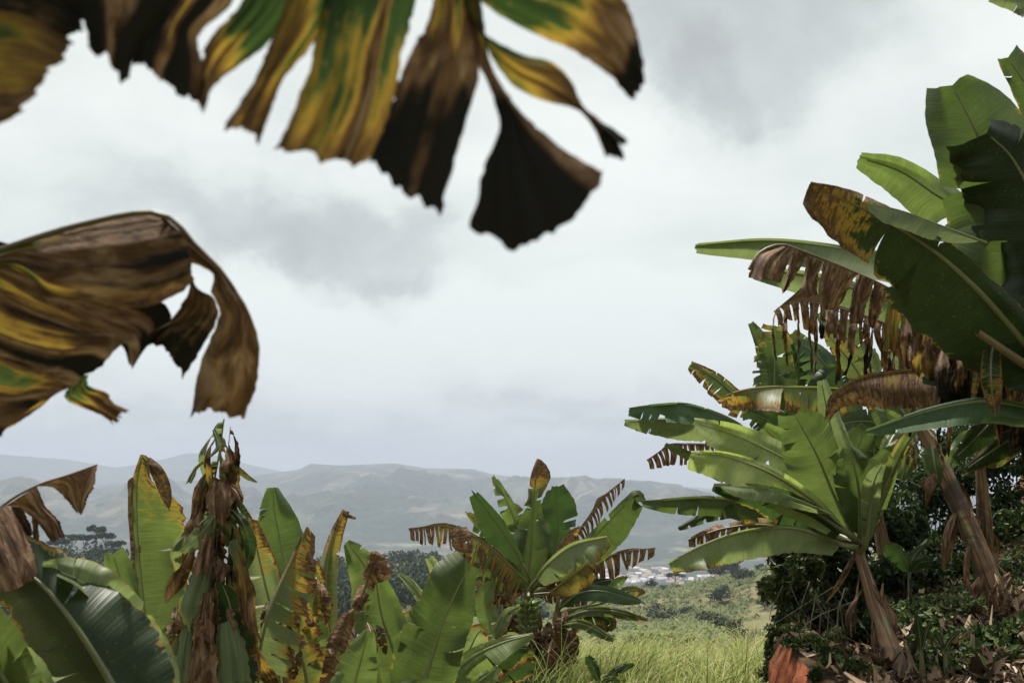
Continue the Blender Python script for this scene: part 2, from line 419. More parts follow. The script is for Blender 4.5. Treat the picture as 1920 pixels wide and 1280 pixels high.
def rag(plant, pieces, g='md', name='leaf', ribpts=None, rib=.012, ribdry=.4, nu=14, nv=30, jag=3.0, thin=1.0):
    """a torn leaf seen close: every piece is a strip of blade between two tears (rails run along the veins)"""
    LSEED[0] += 1
    r = np.random.default_rng(LSEED[0])
    gcol = np.array(GREENS[g])
    parts, drs, uvs = [], [], []
    for k, pc in enumerate(pieces):
        A = catmull([(*p, 0) if len(p) < 3 else p for p in pc['A']], nv)[:, :2]
        B = catmull([(*p, 0) if len(p) < 3 else p for p in pc['B']], nv)[:, :2]
        u = np.linspace(0, 1, nu); v = np.linspace(0, 1, nv)
        g2 = A[:, None] * (1 - u)[None, :, None] + B[:, None] * u[None, :, None]
        if 'E' in pc:
            E = catmull([(*p, 0) for p in pc['E']], nu)[:, :2]
            g2 = g2 + (v ** 3)[:, None, None] * (E - g2[-1])[None]
        endj = np.convolve(r.normal(0, jag, nu + 4), [.15, .25, .3, .25, .15], 'valid')[:nu] * 1.7 + r.normal(0, jag * .25, nu)
        dirv = g2[-1] - g2[-3]; dirv /= np.linalg.norm(dirv, axis=1)[:, None] + 1e-6
        g2[-1] += dirv * endj[:, None] * 1.6
        sj = r.normal(0, jag * .35, nv); g2[:, 0, 0] += sj; g2[:, -1, 0] += r.normal(0, jag * .35, nv)
        d = interp_list(pc['d'], v)[:, None] * np.ones((1, nu))
        wpx = np.linalg.norm(A - B, axis=1)[:, None]
        pxm = d / FPX
        d = d - pc.get('bulge', .15) * wpx * pxm * np.sin(math.pi * u)[None] + pc.get('tilt', 0) * wpx * pxm * (u - .5)[None]
        d = d + pxm * 6 * (np.sin(u * 14 + k)[None] * v[:, None] + np.sin(u * 27 + 2 * k)[None] * .4)
        dr = interp_list(pc['dry'], v)[:, None] + interp_list(pc.get('dryu', [0, 0]), u)[None]
        vv = P3(np.concatenate([g2, d[..., None]], -1)).reshape(-1, 3)
        i = np.arange(nv - 1)[:, None] * nu; j = np.arange(nu - 1)[None]
        f = np.stack([i + j, i + j + 1, i + nu + 1 + j, i + nu + j], -1).reshape(-1, 4)
        parts.append((vv, f)); drs.append(dr.ravel())
        wm = (wpx.mean() * d.mean() / FPX); lm = np.linalg.norm(np.diff((A + B) / 2, axis=0), axis=1).sum() * d.mean() / FPX
        uvs.append(np.stack([(np.tile(u, nv) * wm + k * .37), np.repeat(v, nu) * lm + LSEED[0]], -1))
    V, F = join(parts)
    me = mesh(name, V, F, M_LEAF, True, dict(dry=np.concatenate(drs), veins=np.concatenate(uvs), green=np.tile(gcol, (len(V), 1)), thin=np.full(len(V), thin)))
    o = link(name, me, plant)
    if ribpts is not None:
        c = P3(catmull(ribpts, 40)); v, f = tube(c, [rib, rib * .25], 8)
        link('midrib', mesh('midrib', v, f, M_RIB, True, dict(dry=np.full(len(v), ribdry), green=np.tile(gcol, (len(v), 1)))), o)
    return o

def stem(plant, px_pts, rads, mat=M_STEM, name='pseudostem', scraps=0, sides=20, seed=1):
    """pseudostem with overlapping sheaths, world points"""
    r = np.random.default_rng(seed)
    pts = catmull(px_pts, 60) if len(px_pts[0]) == 3 else px_pts
    n = len(pts)
    v, f = tube(pts, rads, sides)
    v = v.reshape(n, sides, 3); ctr = np.asarray(pts)[:, None]
    th = np.linspace(0, 2 * math.pi, sides, endpoint=False)
    rel = np.ones((n, sides))
    tq = np.linspace(0, 1, n)
    for k in range(9):                       # sheath edges winding slowly round the stem
        a0 = r.uniform(0, 6.28); sw = r.uniform(-2.5, 2.5); am = r.uniform(.05, .13)
        ang = (th[None] - a0 - sw * tq[:, None]) % 6.28
        rel += am * np.exp(-((ang - .3) / .5) ** 2) * (tq[:, None] > r.uniform(0, .4)) - am * .5 * (ang < .12)
    v = ctr + (v - ctr) * rel[..., None]
    L = np.linalg.norm(np.diff(np.asarray(pts), axis=0), axis=1).sum()
    uv = np.stack([np.tile(th * .1, n), np.repeat(tq * L, sides)], -1) + seed * 3.7
    o = link(name, mesh(name, v.reshape(-1, 3), f, mat, True, dict(veins=uv)), plant)
    # peeling dead sheath strips
    for k in range(scraps):
        t = r.uniform(.05, .95); c = np.asarray(pts)[int(t * (n - 1))]; rad = np.interp(t, np.linspace(0, 1, len(rads)), rads)
        a = r.uniform(math.pi * .8, math.pi * 2.2); out = np.array([math.cos(a), math.sin(a), 0])
        ln = r.uniform(.12, .5); w = r.uniform(.02, .06)
        tang_ = np.array([-out[1], out[0], 0])
        q = np.linspace(0, 1, 8)
        cl = c + out * (rad * 1.05 + .10 * np.sin(q * 2.2) * r.uniform(.3, 1.2))[:, None] + np.array([0, 0, -1]) * (q * ln)[:, None] + tang_ * (r.normal(0, .08) * q ** 2)[:, None]
        tw = r.uniform(-1.5, 1.5) * q
        sd = tang_ * np.cos(tw)[:, None] + out * np.sin(tw)[:, None]
        ww = (w * np.sin(.5 + q * 2.5))[:, None]
        vv = np.stack([cl - sd * ww, cl + out * .008, cl + sd * ww], 1).reshape(-1, 3)
        i = np.arange(7)[:, None] * 3; j = np.arange(2)[None]
        ff = np.stack([i + j, i + j + 1, i + 4 + j, i + 3 + j], -1).reshape(-1, 4)
        me = mesh('dead_sheath', vv, ff, M_LEAF, True, dict(dry=np.full(len(vv), r.uniform(.7, 1.1)), veins=np.stack([np.tile([0, w, 2 * w], 8), np.repeat(q * ln, 3)], -1) + k * 1.3 + seed, green=np.tile(GREENS['ol'], (len(vv), 1)), thin=np.ones(len(vv))))
        link('dead_sheath', me, plant)
    return o

# ------------------------------------------------------------------ ground: one sheet from the feet of the camera to the mountains
def rowz(row, r):                # height above the camera of a point at ground distance r seen at photo row
    return r * math.tan(PITCH + math.atan((640 - np.asarray(row, float)) / FPX)) if np.ndim(row) == 0 else r * np.tan(PITCH + np.arctan((640 - np.asarray(row, float)) / FPX))
def fbm(x, y, octv=5, seed=0.0):
    out = np.zeros_like(x); a = 1.0; f = 1.0
    for o in range(octv):
        out += a * np.array([mnoise.noise((xx * f + seed, yy * f - seed, seed + o * 7.3)) for xx, yy in zip(x.ravel(), y.ravel())]).reshape(x.shape)
        a *= .5; f *= 2.03
    return out
RIDGE = [(-900, 1035), (-200, 1045), (0, 1050), (90, 1040), (130, 1030), (180, 1026), (240, 1040), (330, 1056), (600, 1062), (700, 1058), (760, 1050), (820, 1052), (900, 1072), (1050, 1092),
         (1150, 1098), (1230, 1097), (1300, 1085), (1370, 1070), (1430, 1050), (1480, 1036), (1600, 1020), (2200, 1000)]
MA = [(-900, 870), (-300, 860), (0, 855), (130, 864), (215, 877), (300, 863), (345, 850), (385, 850), (450, 866), (520, 882), (600, 890), (900, 900), (1150, 905), (1250, 908), (1340, 915), (1500, 905), (2600, 900)]
MB = [(-900, 940), (0, 925), (200, 908), (300, 902), (430, 897), (520, 886), (560, 880), (580, 869), (640, 872), (740, 868), (800, 877), (890, 879), (920, 888), (1000, 897), (1060, 897), (1100, 893), (1130, 898),
      (1200, 900), (1240, 907), (1280, 914), (1340, 922), (1500, 935), (2600, 940)]
def tab(T, px): return np.interp(px, [a for a, b in T], [b for a, b in T])
front = np.linspace(-42, 42, 330); back = np.concatenate([np.linspace(48, 180, 24), np.linspace(-174, -48, 22)])
azs = np.sort(np.concatenate([front, back])); rs = np.concatenate([[0.01, 1, 2], np.geomspace(3, 60, 44), np.geomspace(66, 1200, 70), np.geomspace(1230, 13000, 150)])
AZ, RR = np.meshgrid(np.radians(azs), rs, indexing='ij')
def px_of_az(a):                   # photo column of an azimuth near the horizon row
    return 960 + FPX * np.tan(np.clip(a, -1.2, 1.2)) / CP
pxa = px_of_az(np.radians(np.clip(azs, -55, 55)))
H = np.zeros_like(AZ)
NEAR_D = [0, 5, 9, 14, 20, 26, 40, 120]
NEAR_Z = [-1.6, -2.0, -2.45, -2.95, -3.75, -5.2, -8.5, -21]
def near_z(x, y):                  # ground under and around the camera, relative to the lens
    yy = np.maximum(np.hypot(x * .35, y), 0)
    z = np.interp(yy, NEAR_D, NEAR_Z)
    return z - 1.3 * sm01(-x, .6, 4.0) * sm01(yy, 0, 6)
for i, p in enumerate(pxa):
    zr = rowz(float(tab(RIDGE, p)), 480.0)
    kn_r = [0, 120, 300, 480, 620, 900, 1500, 2600, 3100, 4200, 6000, 6900, 9000, 13000]
    hb = rowz(float(tab(MB, p)), 6000.0); ha = rowz(float(tab(MA, p)), 9000.0)
    kn_z = [0, -21, (-21 + zr) / 2 - 6, zr, zr - 26, -120, -200, -206, -190, -115, hb, hb - 150, ha, ha - 600]
    H[i] = np.interp(rs, kn_r, kn_z)
XX, YY = RR * np.sin(AZ), RR * np.cos(AZ)
nz = near_z(XX, YY); wn_ = sm01(RR, 60, 120)
H = nz * (1 - wn_) + H * wn_
fa = fbm(XX / 1400, YY / 1400, 6, 3.1); fb_ = fbm(XX / 420, YY / 420, 5, 9.7)
ridged = 1 - np.abs(fa) * 2.2
fc_ = fbm(XX / 700 + 5, YY / 700, 6, 4.4); ridged += .45 * (1 - 2.4 * np.abs(fc_)) - .2
amp = 165 * sm01(RR, 3000, 4300) * (1 - .8 * sm01(RR, 4500, 5600)) * (1 - .93 * np.exp(-((RR - 6000) / 420) ** 2)) * (1 - .95 * np.exp(-((RR - 9000) / 500) ** 2)) * (1 - sm01(RR, 5600, 6000) * .7)
H += amp * (ridged - .5) + .42 * amp * fb_ + 3.5 * fb_ * np.exp(-((RR - 6000) / 500) ** 2) + 5 * fb_ * np.exp(-((RR - 9000) / 500) ** 2)
sky_row = np.minimum(tab(MA, pxa), tab(MB, pxa)) - 2.5
lim = RR * np.tan(PITCH + np.arctan((640 - sky_row) / FPX))[:, None]
H = np.where(RR > 2500, np.minimum(H, lim), H)
fs = fbm(XX / 60, YY / 60, 4, 5.5)
H += 4.5 * fs * sm01(RR, 90, 200) * (1 - sm01(RR, 900, 1500)) * (1 - .8 * np.exp(-((RR - 480) / 70) ** 2))
H += .06 * fbm(XX / 1.2, YY / 1.2, 3, 2.2) * (1 - sm01(RR, 30, 60))
na, nr = AZ.shape
V = np.stack([XX, YY, H + CAMZ], -1).reshape(-1, 3)
i = np.arange(na)[:, None] * nr; i2 = ((np.arange(na) + 1) % na)[:, None] * nr; j = np.arange(nr - 1)[None]
F = np.stack([i + j, i + j + 1, i2 + j + 1, i2 + j], -1)[:, ::1].reshape(-1, 4)[:, ::-1]
def terrain_material():
    m, nd, lk = new_mat('hill_country')
    geo = N(nd, 'ShaderNodeNewGeometry'); pos = geo.outputs['Position']
    sepn = N(nd, 'ShaderNodeSeparateXYZ'); lk.new(pos, sepn.inputs[0])
    dist = N(nd, 'ShaderNodeVectorMath', operation='LENGTH'); lk.new(pos, dist.inputs[0]); dv = dist.outputs['Value']
    def mr(x, a, b):
        n = N(nd, 'ShaderNodeMapRange', interpolation_type='SMOOTHSTEP'); lk.new(x, n.inputs[0]); n.inputs[1].default_value = a; n.inputs[2].default_value = b; return n.outputs[0]
    # distant: woods, pasture and ploughed fields
    wood = noisen(nd, lk, pos, .0028, 9, .68, .6)
    fld = N(nd, 'ShaderNodeTexVoronoi', feature='F1'); fld.inputs['Scale'].default_value = .012; fld.inputs['Randomness'].default_value = 1; lk.new(pos, fld.inputs['Vector'])
    fsep = N(nd, 'ShaderNodeSeparateColor'); lk.new(fld.outputs['Color'], fsep.inputs[0])
    past = rampn(nd, lk, fsep.outputs[0], [(.0, (.025, .038, .022)), (.4, (.055, .066, .036)), (.75, (.085, .088, .055)), (.94, (.095, .085, .06)), (1, (.15, .13, .095))])
    tex = noisen(nd, lk, pos, .03, 6, .7)
    woodc = rampn(nd, lk, tex, [(.3, (.006, .013, .008)), (.55, (.022, .038, .018)), (.75, (.05, .07, .03))])
    far = mixc(nd, lk, mr(wood, .46, .50), past, woodc)
    # valley floor flats: pale fields
    flat = mixc(nd, lk, mr(noisen(nd, lk, pos, .0055, 6, .6), .58, .60), far, (.15, .15, .085))
    vz = mathn(nd, lk, 'MULTIPLY', mr(sepn.outputs[2], -165.0, -195.0), mr(dv, 1500, 2300))
    far = mixc(nd, lk, vz, far, flat)
    # near hillside: dry pasture with scrub
    pn = noisen(nd, lk, pos, .035, 6, .65)
    hill = rampn(nd, lk, pn, [(.32, (.035, .052, .018)), (.48, (.085, .092, .036)), (.6, (.135, .118, .06)), (.72, (.12, .078, .045))])
    nearc = rampn(nd, lk, noisen(nd, lk, pos, 2.2, 6, .65), [(.3, (.05, .055, .02)), (.5, (.12, .12, .045)), (.7, (.17, .10, .05))])
    c = mixc(nd, lk, mr(dv, 30, 90), nearc, hill)
    c = mixc(nd, lk, mr(dv, 600, 1000), c, far)
    bs = N(nd, 'ShaderNodeBsdfPrincipled'); lk.new(c, bs.inputs['Base Color']); bs.inputs['Roughness'].default_value = .95; bs.inputs['Specular IOR Level'].default_value = .1
    bp = N(nd, 'ShaderNodeBump'); bp.inputs['Strength'].default_value = 1; bp.inputs['Distance'].default_value = 60; lk.new(mathn(nd, lk, 'MULTIPLY', mathn(nd, lk, 'ADD', mathn(nd, lk, 'MULTIPLY', tex, .15), noisen(nd, lk, pos, .0045, 8, .6, .5)), mr(dv, 900, 2500)), bp.inputs['Height']); lk.new(bp.outputs[0], bs.inputs['Normal'])
    o = N(nd, 'ShaderNodeOutputMaterial'); lk.new(bs.outputs[0], o.inputs[0])
    return m
link('ground', mesh('ground', V, F, terrain_material()), label='hill country falling to a valley and rising to hazy mountains', kind='structure')

from mathutils.bvhtree import BVHTree
def bvh(V, F): return BVHTree.FromPolygons([tuple(v) for v in V], [tuple(int(q) for q in f) for f in F])
GB = bvh(V, F)
def gz(x, y):
    h = GB.ray_cast(Vector((x, y, 900)), Vector((0, 0, -1)))
    return h[0].z if h[0] else 0.0

# ------------------------------------------------------------------ embankment on the right, with its red cut face
EDGE_Y = [2.0, 4, 5, 6, 7, 8, 9, 10.5, 13, 18]
EDGE_X = [2.65, 2.15, 1.98, 1.86, 1.87, 2.10, 2.65, 3.6, 5.2, 8.0]
def bank_z(x, y):                 # relative to lens
    q = x - np.interp(y, EDGE_Y, EDGE_X)
    z = -1.43 + .24 * np.exp(-(np.maximum(q, 0) / .28) ** 2) + .05 * (y - 6) + .13 * q + .55 * sm01(y, 8, 13) * sm01(q, .5, 4) + .34 * np.maximum(q - 1.5, 0) + .16 * np.maximum(y - 9, 0) * sm01(q, .3, 2)
    return z
ny, nq = 150, 90
yy = np.linspace(2.2, 17, ny)
qq = np.concatenate([np.linspace(0, 1.2, 46), np.linspace(1.24, 9, 44)])
BV = np.zeros((ny, nq + 14, 3))
for a, y in enumerate(yy):
    ex = np.interp(y, EDGE_Y, EDGE_X)
    zt = bank_z(ex, y)
    zb = near_z(np.array(ex), np.array(y)) - .25
    for b in range(14):
        s = b / 14.0
        n1 = mnoise.noise((y * 1.7, s * 2.0, 1.0)) * .16 + mnoise.noise((y * 7, s * 3, 4.0)) * .07 + mnoise.noise((y * 19, s * 5, 7.0)) * .03
        BV[a, b] = (ex - .22 * (1 - s) + n1 * (.4 + .6 * (1 - s)) - .06, y, CAMZ + zb + (zt - zb - .04) * s)
    for b, q in enumerate(qq):
        x = ex + q
        n2 = mnoise.noise((x * 1.2, y * 1.2, 0)) * .13 + mnoise.noise((x * 4, y * 4, 3)) * .05 + mnoise.noise((x * 11, y * 11, 6)) * .02
        BV[a, 14 + b] = (x, y, CAMZ + bank_z(x, y) + n2 * min(1, .3 + q))
nb = nq + 14
i = np.arange(ny - 1)[:, None] * nb; j = np.arange(nb - 1)[None]
BF = np.stack([i + j, i + j + 1, i + nb + 1 + j, i + nb + j], -1).reshape(-1, 4)
def bank_material():
    m, nd, lk = new_mat('red_earth')
    geo = N(nd, 'ShaderNodeNewGeometry'); pos = geo.outputs['Position']; sn = N(nd, 'ShaderNodeSeparateXYZ'); lk.new(geo.outputs['True Normal'], sn.inputs[0])
    st = N(nd, 'ShaderNodeVectorMath', operation='MULTIPLY'); lk.new(pos, st.inputs[0]); st.inputs[1].default_value = (13, 13, 3.5)
    a = noisen(nd, lk, st.outputs[0], 1, 6, .65, .4); b = noisen(nd, lk, pos, 3.1, 6, .65)
    red = rampn(nd, lk, a, [(.34, (.022, .012, .007)), (.42, (.085, .022, .010)), (.5, (.17, .045, .018)), (.68, (.26, .085, .034))])
    top = rampn(nd, lk, b, [(.32, (.022, .018, .011)), (.46, (.035, .030, .014)), (.58, (.06, .036, .02)), (.72, (.12, .038, .017))])
    f = N(nd, 'ShaderNodeMapRange'); lk.new(sn.outputs[2], f.inputs[0]); f.inputs[1].default_value = .45; f.inputs[2].default_value = .75
    red = mixc(nd, lk, mathn(nd, lk, 'GREATER_THAN', b, .56), red, (.03, .026, .012))
    c = mixc(nd, lk, f.outputs[0], red, top)
    bs = N(nd, 'ShaderNodeBsdfPrincipled'); lk.new(c, bs.inputs['Base Color']); bs.inputs['Roughness'].default_value = .95; bs.inputs['Specular IOR Level'].default_value = .15
    bp = N(nd, 'ShaderNodeBump'); bp.inputs['Strength'].default_value = .9; bp.inputs['Distance'].default_value = .05; lk.new(b, bp.inputs['Height']); lk.new(bp.outputs[0], bs.inputs['Normal'])
    o = N(nd, 'ShaderNodeOutputMaterial'); lk.new(bs.outputs[0], o.inputs[0])
    return m
link('embankment', mesh('embankment', BV.reshape(-1, 3), BF, bank_material()), label='red earth bank with a cut face below the banana stems', kind='structure')
BB = bvh(BV.reshape(-1, 3), BF)
def bz(x, y):
    h = BB.ray_cast(Vector((x, y, 40)), Vector((0, 0, -1)))
    return h[0].z if h[0] else gz(x, y)

# ------------------------------------------------------------------ scattered foliage helpers
def foliage_material(name, stops, rough=.55, trans=.25):
    m, nd, lk = new_mat(name)
    c = rampn(nd, lk, attrn(nd, 'tint'), stops)
    bs = N(nd, 'ShaderNodeBsdfPrincipled'); lk.new(c, bs.inputs['Base Color']); bs.inputs['Roughness'].default_value = rough; bs.inputs['Specular IOR Level'].default_value = .15
    tr = N(nd, 'ShaderNodeBsdfTranslucent'); lk.new(c, tr.inputs[0])
    mx_ = N(nd, 'ShaderNodeMixShader'); mx_.inputs[0].default_value = trans; lk.new(bs.outputs[0], mx_.inputs[1]); lk.new(tr.outputs[0], mx_.inputs[2])
    o = N(nd, 'ShaderNodeOutputMaterial'); lk.new(mx_.outputs[0], o.inputs[0])
    return m
M_SHRUB = foliage_material('shrub_leaves', [(0, (.008, .018, .006)), (.45, (.028, .052, .014)), (.75, (.075, .108, .028)), (1, (.16, .175, .055))])
M_VINE = foliage_material('creeper_leaves', [(0, (.012, .024, .008)), (.5, (.05, .075, .02)), (.8, (.115, .13, .04)), (1, (.21, .165, .08))])
M_LITTER = foliage_material('dead_leaf_litter', [(0, (.020, .014, .010)), (.4, (.065, .038, .020)), (.7, (.19, .125, .075)), (.93, (.36, .27, .19)), (1, (.44, .35, .26))], .85, .1)
M_GRASS = foliage_material('long_grass', [(0, (.07, .10, .018)), (.5, (.28, .335, .08)), (.85, (.44, .46, .19)), (1, (.48, .41, .24))], .6, .5)
M_WOOD = foliage_material('woodland_leaves', [(0, (.010, .018, .008)), (.5, (.028, .044, .018)), (1, (.06, .08, .03))], .8, .1)
M_PLANT = foliage_material('far_plantation', [(0, (.022, .042, .014)), (.5, (.080, .102, .026)), (1, (.15, .165, .05))], .6, .2)
def bark_mat():
    m, nd, lk = new_mat('bark'); tcn = N(nd, 'ShaderNodeTexCoord')
    c = rampn(nd, lk, noisen(nd, lk, tcn.outputs['Object'], 6, 5), [(.3, (.03, .022, .016)), (.7, (.11, .085, .06))])
    bs = N(nd, 'ShaderNodeBsdfPrincipled'); lk.new(c, bs.inputs['Base Color']); bs.inputs['Roughness'].default_value = .9
    o = N(nd, 'ShaderNodeOutputMaterial'); lk.new(bs.outputs[0], o.inputs[0]); return m
M_BARK = bark_mat()
def unit(a): return a / (np.linalg.norm(a, axis=-1, keepdims=True) + 1e-9)
def leaf_cloud(C, size, r, tint, aspect=.42, droop=.3, nrm=None):
    """one pointed, folded leaf (4 triangles as 2 quads) per centre; numpy"""
    n = len(C)
    d = unit(r.normal(0, 1, (n, 3)) + np.array([0, 0, -droop]))
    ref = unit(r.normal(0, 1, (n, 3)) + np.array([0, -.3, 1.0])) if nrm is None else nrm
    w = unit(np.cross(d, ref)); up = np.cross(w, d)
    L = (size * r.uniform(.6, 1.35, n))[:, None]
    a = C - d * L * .5; b = C + d * L * .5
    fold = up * L * .10
    l = C - w * L * aspect * .5 + fold - d * L * .05; rr = C + w * L * aspect * .5 + fold - d * L * .05
    V = np.stack([a, rr, b, l], 1).reshape(-1, 3)
    k = np.arange(n)[:, None] * 4
    F = np.concatenate([k + np.array([[0, 1, 2]]), k + np.array([[0, 2, 3]])])
    return V, F, np.repeat(tint, 4)
def clump_points(r, centres, radii, counts, shell=.55):
    out, tn = [], []
    for c, R, n in zip(centres, radii, counts):
        d = unit(r.normal(0, 1, (n, 3))); q = np.power(r.uniform(shell ** 3, 1, n), 1 / 3)[:, None]
        out.append(np.asarray(c) + d * q * np.asarray(R)); tn.append(np.clip(.40 + .22 * r.normal(0, 1, n) + .12 * r.normal(), 0, 1))
    return np.concatenate(out), np.concatenate(tn)

# ------------------------------------------------------------------ far country: wooded hill, trees, plantation, town
def far_tree(px, row, r_, h, spread, label, group, umbrella=False, seed=0, n=260):
    r = np.random.default_rng(seed)
    az = math.atan((px - 960) / FPX * CP)
    x, y = r_ * math.sin(az), r_ * math.cos(az); z = gz(x, y)
    root = empty('tree', (x, y, z), label, 'tree', group)
    th = h * (.7 if umbrella else .4)
    v, f = tube(np.array([[x, y, z - .5], [x + r.normal(0, .2), y, z + th * .5], [x + r.normal(0, .4), y, z + th]]), [h * .035, h * .025, h * .014], 7)
    link('trunk', mesh('trunk', v, f, M_BARK), root)
    k = 9 if umbrella else 13
    cs, Rs = [], []
    parts = []
    for q in range(k):
        a = r.uniform(0, 6.28); rr = spread * math.sqrt(r.uniform(0, 1)) * .75
        cz = z + h * (r.uniform(.82, .97) if umbrella else r.uniform(.35, .85) - .15 * rr / spread)
        c = (x + rr * math.cos(a), y + rr * math.sin(a), cz); cs.append(c)
        Rs.append((spread * .34, spread * .34, h * (.09 if umbrella else .17)))
        tv, tf = tube(np.array([[x, y, z + th * .6], [(x + c[0]) / 2, (y + c[1]) / 2, z + th * .8 + (cz - z - th * .8) * .4], c]), [h * .014, h * .006], 5); parts.append((tv, tf))
    v, f = join(parts); link('limbs', mesh('limbs', v, f, M_BARK), root)
    C, t = clump_points(r, cs, Rs, [n // k * 3] * k, .3)
    v, f, tn = leaf_cloud(C, h * .11, r, t, .75, 0)
    link('crown', mesh('crown', v, f, M_WOOD, False, dict(tint=tn)), root)
    return root
G1 = 'trees along the wooded hill'
for k, (px, rr, h, sp, um) in enumerate([(118, 455, 9, 5, 1), (142, 470, 8.5, 5, 1), (165, 480, 8, 5, 1), (186, 478, 11.5, 4, 1), (204, 470, 9.5, 5, 1), (222, 455, 8, 5, 1), (96, 430, 7, 4, 0)]):
    far_tree(px, 0, rr, h, sp, ['flat-topped dark tree on the wooded hill crest, beside the dead brown leaf', 'flat-topped dark tree standing on the wooded hill crest left of the tallest', 'low flat-topped dark tree just left of the tallest on the wooded hill',
             'tallest flat-topped tree rising over the wooded hill at left', 'flat-topped dark tree just right of the tallest on the wooded hill', 'rightmost flat-topped tree at the shoulder of the wooded hill', 'low rounded dark tree at the left foot of the wooded hill'][k], G1, bool(um), 40 + k)
far_tree(766, 0, 470, 6, 4, 'single round dark tree on the skyline of the wooded slope left of centre', None, False, 61)
G2 = 'trees on the spur behind the long grass'
spur = [(1218, 440, 9, 4.5, 'dark tree at the crest in front of the valley town, left one'), (1262, 455, 9, 7, 'flat-crowned dark tree at the crest in front of the valley town'), (1238, 430, 5, 4, 'low round tree between the two crest trees before the town'),
        (1345, 440, 15, 9, 'large dark tree on the pasture crest below the long hanging banana leaf'), (1368, 450, 17, 9, 'tallest dark tree of the pair on the pasture crest'), (1240, 300, 11, 9, 'broad dark tree at the left edge of the plantation slope'), (1275, 310, 7, 6, 'smaller dark tree right of the broad one on the plantation slope'),
        (1322, 230, 9, 7, 'dark rounded tree in the middle of the plantation slope'), (1345, 330, 10, 6, 'dark tree above the middle of the plantation slope'), (1382, 360, 11, 7, 'dark tree high on the slope below the pasture'), (1420, 400, 7, 4, 'small lone tree on the dry pasture near the crest'),
        (1352, 160, 7, 5, 'dark tree low on the slope just above the long grass'), (1205, 230, 8, 5, 'dark tree behind the tips of the low banana leaves'), (1425, 300, 6, 5, 'small dark bush tree on the pasture beside the creeper bush')]
for k, (px, rr, h, sp, lb) in enumerate(spur):
    far_tree(px, 0, rr, h * .62, sp * .75, lb, G2, k == 1, 80 + k)

def scatter_hill(r, n, pxr, rr, cond=None):
    out = []
    while len(out) < n:
        px = r.uniform(*pxr); d = math.exp(r.uniform(math.log(rr[0]), math.log(rr[1])))
        if cond and not cond(px, d, r): continue
        az = math.atan((px - 960) / FPX * CP); x, y = d * math.sin(az), d * math.cos(az)
        out.append((x, y, gz(x, y), d))
    return np.array(out)
r = np.random.default_rng(5)
# woodland mass on the left hill and on the slope left of centre
pts = np.concatenate([scatter_hill(r, 700, (-200, 340), (170, 480)), scatter_hill(r, 620, (560, 1010), (230, 480))])
C, t = clump_points(r, pts[:, :3] + np.array([0, 0, 2.4]), [(3.4, 3.4, 3.2)] * len(pts), [60] * len(pts), .55)
v, f, tn = leaf_cloud(C, 1.25, r, t, .75, 0)
link('woodland', mesh('woodland', v, f, M_WOOD, False, dict(tint=tn)), label='dark woods covering the nearer hills beyond the bananas', cat='woodland', kind='stuff')
# banana plantation on the spur: thousands of tufts
def in_plant(px, d, r):
    lim = np.interp(d, [100, 200, 300, 420, 480], [1330, 1345, 1390, 1420, 1330])
    return px < lim + r.normal(0, 12) and (d < 400 or mnoise.noise((px / 50, d / 40, 0)) > -.1)
pts = scatter_hill(r, 5200, (1010, 1440), (75, 450), in_plant)
n = len(pts); K = 9
base = np.repeat(pts[:, :3] + np.array([0, 0, 1.0]), K, 0) + np.array([0, 0, 1]) * r.uniform(0, 1.2, n * K)[:, None]
a = r.uniform(0, 6.28, n * K); el = r.uniform(.1, 1.1, n * K); L = r.uniform(1.2, 2.2, n * K)
hd = np.stack([np.cos(a), np.sin(a), np.zeros_like(a)], -1); sd = np.stack([-np.sin(a), np.cos(a), np.zeros_like(a)], -1)
p1 = base + hd * (L * .5 * np.cos(el))[:, None] + np.array([0, 0, 1]) * (L * .5 * np.sin(el))[:, None]
p2 = p1 + hd * (L * .55)[:, None] + np.array([0, 0, 1]) * (L * (.2 * np.sin(el) - .35))[:, None]
wv = .28
V_ = np.stack([base, p1 + sd * wv, p1 - sd * wv, p2], 1).reshape(-1, 3)
k4 = np.arange(n * K)[:, None] * 4
F_ = np.concatenate([k4 + np.array([[0, 1, 2]]), k4 + np.array([[1, 3, 2]])])
tn = np.repeat(np.clip(np.repeat(r.normal(.5, .15, n), K) + r.normal(0, .18, n * K), 0, 1), 4)
link('plantation', mesh('plantation', V_, F_, M_PLANT, False, dict(tint=tn)), label='banana plantation covering the slope beyond the long grass', cat='plantation', kind='stuff')
# scrub on the pasture
pts = scatter_hill(r, 70, (1200, 1560), (150, 470))
C, t = clump_points(r, pts[:, :3] + np.array([0, 0, .5]), [(1.3, 1.3, .9)] * len(pts), [50] * len(pts), .3)
v, f, tn = leaf_cloud(C, .55, r, t, .7, 0)
link('scrub', mesh('scrub', v, f, M_WOOD, False, dict(tint=tn)), label='low scrub dotted over the dry pasture slope', cat='scrub', kind='stuff')

